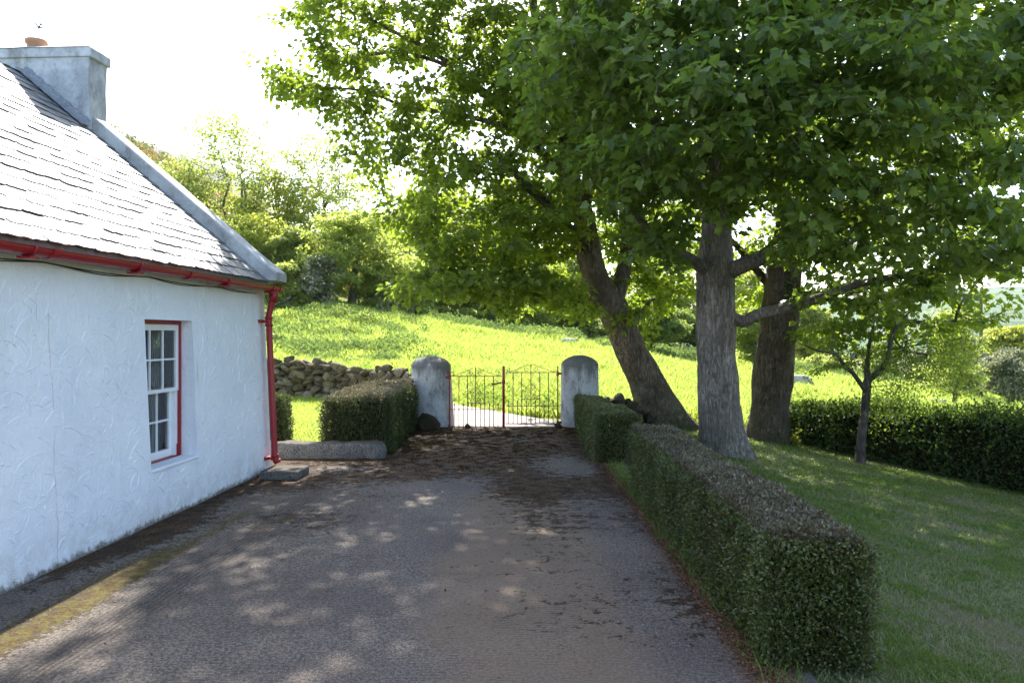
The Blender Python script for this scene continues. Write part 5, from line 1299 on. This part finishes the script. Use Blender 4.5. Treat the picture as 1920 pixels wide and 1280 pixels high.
def sheep(px, Y, rz, s, lying, label):
    mb = MB(); dz = -.30 if lying else 0
    def ell(c, rx, ry, rzz, n=14, pitch=0.0):
        V = []; Fs = []
        for i in range(n + 1):
            th = math.pi * i / n
            for j in range(n * 2):
                ph = math.pi * j / n; p = np.array([rx * math.cos(th), ry * math.sin(th) * math.cos(ph), rzz * math.sin(th) * math.sin(ph)])
                cp, sp_ = math.cos(pitch), math.sin(pitch); V.append((c[0] + p[0] * cp + p[2] * sp_, c[1] + p[1], c[2] + dz - p[0] * sp_ + p[2] * cp))
        m = 2 * n; Fs = [(i*m+j, i*m+(j+1) % m, (i+1)*m+(j+1) % m, (i+1)*m+j) for i in range(n) for j in range(m)]; mb.add(V, Fs)
    ell((0, 0, .60), .46, .25, .25); ell((-.22, 0, .60), .27, .26, .26); ell((.26, 0, .60), .24, .22, .24)
    hz_ = -.22 if not lying else .04
    ell((.46, 0, .68 + hz_ * .4), .20, .12, .13, pitch=.2 if not lying else -.5); ell((.64, 0, .66 + hz_), .16, .075, .085, pitch=.6)
    for sy in (-1, 1): ell((.56, sy * .10, .71 + hz_), .03, .07, .02)
    if not lying:
        for bx in (-.30, .28):
            for sy in (-.11, .11): mb.tube([(bx, sy, .52), (bx + .01, sy, .28), (bx, sy, .0)], [.075, .04, .035], 8)
    else:
        for bx in (-.30, .30):
            for sy in (-.20, .20): mb.tube([(bx, sy, .40 + dz), (bx + .2, sy, .36 + dz)], [.06, .04], 8)
    mb.v = [(a * s, b * s, c * s) for a, b, c in mb.v]
    o = mb.build('sheep', M['sheep'])
    m = o.modifiers.new('remesh', 'REMESH'); m.mode = 'VOXEL'; m.voxel_size = .022; m.use_smooth_shade = True
    m = o.modifiers.new('smooth', 'SMOOTH'); m.iterations = 4
    o.location = [float(q) for q in on_ground(px, Y)]; o.rotation_euler = (0, 0, rz); tag(o, label, 'sheep', 'sheep in the field'); return o
s_ = NT('sheep_wool'); q = s_.n('ShaderNodeSeparateXYZ'); s_.l(s_.obj(), q.inputs[0])
face = s_.math('MAXIMUM', s_.sstep(q.outputs[0], .50, .56), s_.math('SUBTRACT', 1, s_.sstep(q.outputs[2], -.02, .06)))
M['sheep'] = s_.fin(s_.mix(face, (.40, .37, .31), (.03, .028, .025)), .95, s_.bump(s_.noise(30, 4, .7, s_.obj()), 1, .03))
M['sheep'].name = 'sheep_wool'
sheep(1498, 33, .15, .85, False, 'white sheep grazing just right of the brown sycamore trunk')
sheep(1755, 37, .1, .8, True, 'white sheep lying in the field beyond the birch')
sheep(1066, 46, .3, .8, True, 'small pale sheep lying below the field hedge, left of the leaning trunk')
bd = MB(); 
bd.add([(-.16,0,0),(-.06,.025,.02),(.10,.02,.02),(.17,0,.03),(.10,-.02,.02),(-.06,-.025,.02),(0,0,.045),(0,0,-.02)], [(0,1,6),(1,2,6),(2,3,6),(3,4,6),(4,5,6),(5,0,6),(1,0,7),(2,1,7),(3,2,7),(4,3,7),(5,4,7),(0,5,7)])
bd.add([(.06,.02,.02),(-.02,.02,.02),(-.10,.22,.10),(-.04,.22,.11)], [(0,1,2,3)]); bd.add([(.06,-.02,.02),(-.02,-.02,.02),(-.12,-.24,.06),(-.05,-.24,.07)], [(3,2,1,0)]); bd.add([(-.12,.01,.0),(-.26,.06,-.01),(-.22,0,0),(-.26,-.06,-.01),(-.12,-.01,0)], [(0,1,2,3,4)])
o = bd.build('swallow', M['cable']); o.location = [float(v) for v in P(73, 52, 26)]; o.rotation_euler = (.3, .3, 2.4); tag(o, 'small dark bird flying above the chimney pot', 'bird')

# ------------------------------------------------------------------ grass, weeds, litter (uncountable)
rng = np.random.default_rng(99); random.seed(99)
def blades(name, X, Y, h, w, mat, lean=.35, rv=None, zoff=0.0):
    n = len(X); Z = zg(X, Y) + zoff; a = rng.random(n) * 2 * math.pi; d = np.stack([np.cos(a), np.sin(a)], 1); b = rng.random(n) * 2 * math.pi
    V = np.empty((n, 5, 3)); base = np.stack([X, Y, Z], 1)
    sd = np.stack([d[:, 0], d[:, 1], np.zeros(n)], 1) * (w / 2)[:, None]
    bend = np.stack([np.cos(b), np.sin(b), np.zeros(n)], 1) * (h * rng.uniform(.1, lean * 2, n))[:, None]
    up = np.array([0, 0, 1.0])
    V[:, 0] = base - sd; V[:, 1] = base + sd; V[:, 2] = base + sd * .8 + bend * .35 + up * (h * .6)[:, None]; V[:, 3] = base - sd * .8 + bend * .35 + up * (h * .6)[:, None]; V[:, 4] = base + bend + up * h[:, None]
    k = np.arange(n)[:, None] * 5
    # quads and tip as two quads with a doubled corner is avoided: use triangles
    Fa = np.concatenate([k + np.array([[0, 1, 2]]), k + np.array([[0, 2, 3]]), k + np.array([[3, 2, 4]])])
    o = mesh_uniform(name, V.reshape(-1, 3), Fa, mat, rnd=np.repeat(rng.random(n) if rv is None else rv, 5)); tag(o, kind='stuff'); return o
def nz2(X, Y, s, o=0.0):
    return np.array([mnoise.noise(Vector((float(a) * s + o, float(b) * s, o))) for a, b in zip(X, Y)])
# lawn on the right
def lawn():
    n = 330000; Yq = 2.6 + 15.4 * rng.random(n) ** 1.35; Xq = 1.45 + (.75 * Yq + 1.4) * rng.random(n)
    hx = 5.55 + (17.6 - Yq) * (9.9 - 5.55) / (17.6 - 10.8)
    ok = (Xq < hx - .1) & ~((Xq < 1.68) & (Yq > 3.98) & (Yq < 8.7)) & ~((Xq < 1.5) & (Yq > 10.3))
    Xq, Yq = Xq[ok], Yq[ok]; nn = nz2(Xq, Yq, 1.6); n2 = nz2(Xq, Yq, .55, 4.0); n3 = nz2(Xq * .7 + Yq * .7, Yq * .5 - Xq * .5, 4.5, 9)
    dry = np.clip(.22 + nn * 1.2 + n2 * .9 + n3 * 1.1 + .35 * np.exp(-((Yq - 4) / 4) ** 2), 0, 1)
    rv = np.where(rng.random(len(Xq)) < dry * .95, rng.uniform(.74, .92, len(Xq)), rng.uniform(0, .72, len(Xq)))
    keep = rng.random(len(Xq)) > dry * .6
    Xq, Yq, rv = Xq[keep], Yq[keep], rv[keep]; sc = 1 + Yq / 7
    h = rng.uniform(.010, .030, len(Xq)) * (1 + Yq / 22); blades('lawn_grass', Xq, Yq, h, rng.uniform(.0025, .005, len(Xq)) * sc, M['blade'], .9, rv)
lawn()
# sunlit lawn left, verge and field
def field():
    n = 52000; Yq = 11.2 + 9.5 * rng.random(n); Xq = -7.0 + 5.3 * rng.random(n); ok = ~((Xq > -2.55) & (Yq < 14.4)) & (Xq > -(Yq * .31 + .6))
    Xq, Yq = Xq[ok], Yq[ok]; lane = (Yq > 14.5) & (Xq > -1.9 - (Yq - 15.6) * .74)
    Xq, Yq = Xq[~lane], Yq[~lane]
    blades('mown_grass', Xq, Yq, rng.uniform(.03, .08, len(Xq)), rng.uniform(.008, .016, len(Xq)), M['blade_f'], .6)
    n = 300000; Yq = 16 + 46 * rng.random(n) ** 1.25; Xq = (rng.random(n) * 1.0 - .32) * Yq * 1.02 + rng.normal(0, .2, n)
    inlane = (Yq < 20.6) & (Xq < 1.2 - (Yq - 14.9) * .95 + .2); gard = (Xq > 2.2) & (Yq < 18.2)
    wall = (Xq < -1.2) & (Yq < 21.6 - (Xq + 10.5) * .30); ok = ~inlane & ~gard & ~wall
    Xq, Yq = Xq[ok], Yq[ok]; nn = nz2(Xq, Yq, .25) + .5 * nz2(Xq, Yq, .9, 3)
    tall = np.clip(nn * 1.6 + .25 + .5 * np.exp(-((Yq - 19) / 3) ** 2), 0, 1)
    h = rng.uniform(.06, .14, len(Xq)) * (1 + 1.3 * tall) * (1 + Yq / 60); w = rng.uniform(.012, .022, len(Xq)) * (1 + Yq / 26)
    rv = np.clip(rng.uniform(0, 1, len(Xq)) * (1 - .45 * tall), 0, 1); blades('field_grass', Xq, Yq, h, w, M['blade_f'], .6, rv)
field()
def clumps(name, spec, mat, leaf, per, label=None):
    C = []
    for (x, y, r, h) in spec:
        m = int(per * (r / .5) ** 2); a = rng.random(m) * 6.28; q = np.sqrt(rng.random(m)) * r; X = x + np.cos(a) * q; Y = y + np.sin(a) * q
        Zz = zg(X, Y) + h * rng.random(m) ** .7 * (1 - (q / r) ** 2 * .7); C.append(np.stack([X, Y, Zz], 1))
    C = np.concatenate(C); n = len(C); A = rng.normal(0, 1, (n, 3)); A[:, 2] += .3; N = rng.normal(0, .6, (n, 3)); N[:, 2] += .6
    o = make_leaves(name, C, A, N, leaf * rng.uniform(.6, 1.4, n), 'oval', mat); tag(o, kind='stuff')
sp = []
for i in range(150):      # rank weeds on the left rise of the field and under its hedge
    px = random.uniform(500, 800); Y = random.uniform(27, 47); x = (px - 960) / F * Y; sp.append((x, Y, random.uniform(.3, .8), random.uniform(.2, .6)))
for i in range(130):
    t = random.random(); px = 700 + 620 * t; Y = random.uniform(47, 57); x = (px - 960) / F * Y; sp.append((x, Y, random.uniform(.6, 1.2), random.uniform(.3, .9)))
for i in range(110):
    px = random.uniform(1380, 1960); Y = random.uniform(56, 60) ; x = (px - 960) / F * Y; sp.append((x, Y, random.uniform(.6, 1.2), random.uniform(.3, .8)))
for i in range(45):
    px = random.uniform(1700, 1980); Y = random.uniform(22, 30); x = (px - 960) / F * Y; sp.append((x, Y, random.uniform(.4, .9), random.uniform(.15, .4)))
clumps('rank_weeds', sp, M['nettle'], .13, 90)
sp = [( (px - 960) / F * Y, Y, r_, h_) for px, Y, r_, h_ in ((513, 31, .35, .75), (545, 40, .5, .6), (590, 42, .7, .6), (640, 41, .7, .7), (612, 36, .5, .4), (690, 40, .8, .7), (740, 46, .9, .7), (570, 33, .4, .35), (660, 37, .5, .45))]
clumps('dark_weeds', sp, M['dark_leaf'], .12, 260)
sp = [(random.uniform(-.8, 2.4), 0, .3, .4) for i in range(0)]
for i in range(60):       # bank of weeds behind the gate
    t = random.random(); x = -1.0 + 2.9 * t; y = 17.6 - 2.2 * t + random.uniform(0, 2.0); sp.append((x, y, random.uniform(.2, .4), random.uniform(.2, .5)))
for i in range(40): sp.append((random.uniform(-7.5, -2.4), random.uniform(20.8, 23.5), random.uniform(.25, .45), random.uniform(.3, .6)))
for i in range(70):
    t = random.uniform(.12, 1.15); x = 5.55 + 4.35 * t + .75; y = 17.6 - 6.8 * t + .45; sp.append((x + random.uniform(-.2, .3), y, random.uniform(.2, .4), random.uniform(.7, 1.25)))
clumps('verge_weeds', sp, M['verge'], .07, 260)
# weeds and litter beside the long hedge
sp = []
for i in range(110): y = random.uniform(3.8, 10.6); sp.append((random.uniform(1.2, 1.30), y, random.uniform(.04, .10), random.uniform(.04, .17)))
clumps('border_weeds', sp, M['nettle'], .028, 700)
n = 3500; X = rng.uniform(1.14, 1.36, n); Y = 3.0 + 7 * rng.random(n); blades('border_grass', X, Y, rng.uniform(.04, .14, n) * (rng.random(n) ** .5), rng.uniform(.003, .006, n), M['blade'], .8, rng.uniform(0, .8, n))
n = 24000; X = np.concatenate([rng.normal(1.20, .06, n), rng.uniform(-2.6, 1.2, 900)]); Y = np.concatenate([3.2 + 7 * rng.random(n), 3.4 + 10 * rng.random(900)]); m = len(X)
C = np.stack([X, Y, .018 + .012 * rng.random(m)], 1); A = rng.normal(0, 1, (m, 3)); A[:, 2] *= .15; N = rng.normal(0, .35, (m, 3)); N[:, 2] += 1
o = make_leaves('leaf_litter', C, A, N, rng.uniform(.008, .026, m), 'oval', M['litter']); tag(o, kind='stuff')
# scrub on the hillside
C = []; cols = []
hv = np.array([v.co[:] for v in hill1.data.vertices]); px_ = 960 + hv[:, 0] / hv[:, 1] * F
sel = hv[(px_ > -250) & (px_ < 700) & (hv[:, 1] > 110) & (hv[:, 1] < 232)]
pick = sel[rng.integers(0, len(sel), 4200)] + rng.normal(0, 1.6, (4200, 3)) * np.array([1, 1, 0])
for p_ in pick:
    m = 26; r_ = random.uniform(.7, 1.9); d = rng.normal(size=(m, 3)); d /= np.linalg.norm(d, axis=1)[:, None]; d[:, 2] = np.abs(d[:, 2]); C.append(p_ + d * r_ * np.array([1, 1, .8])); cols.append(np.full(m, random.random()) * .9 + rng.random(m) * .1)
C = np.concatenate(C); n = len(C); M['scrub'] = leaf_mat('hill_scrub', [(0, (.09, .14, .03)), (.30, (.14, .19, .04)), (.50, (.18, .21, .05)), (.56, (.38, .20, .04)), (1, (.38, .17, .05))], (.3, .32, .05), .3)
o = make_leaves('hillside_scrub', C, rng.normal(0, 1, (n, 3)), rng.normal(0, .6, (n, 3)) + np.array([0, 0, .5]), rng.uniform(.5, 1.0, n), 'diamond', M['scrub'], rndv=np.concatenate(cols)); tag(o, kind='stuff')

# ------------------------------------------------------------------ air
hz = MB(); hz.box((-3100, -95, -34), (3100, 3600, 480)); s_ = bpy.data.materials.new('haze_air'); s_.use_nodes = True; t_ = s_.node_tree; t_.nodes.clear()
o_ = t_.nodes.new('ShaderNodeOutputMaterial'); v_ = t_.nodes.new('ShaderNodeVolumePrincipled'); v_.inputs['Color'].default_value = (.86, .91, 1, 1); v_.inputs['Density'].default_value = HAZE; v_.inputs['Anisotropy'].default_value = .3
t_.links.new(v_.outputs[0], o_.inputs['Volume']); o = hz.build('haze', s_); tag(o, kind='stuff')
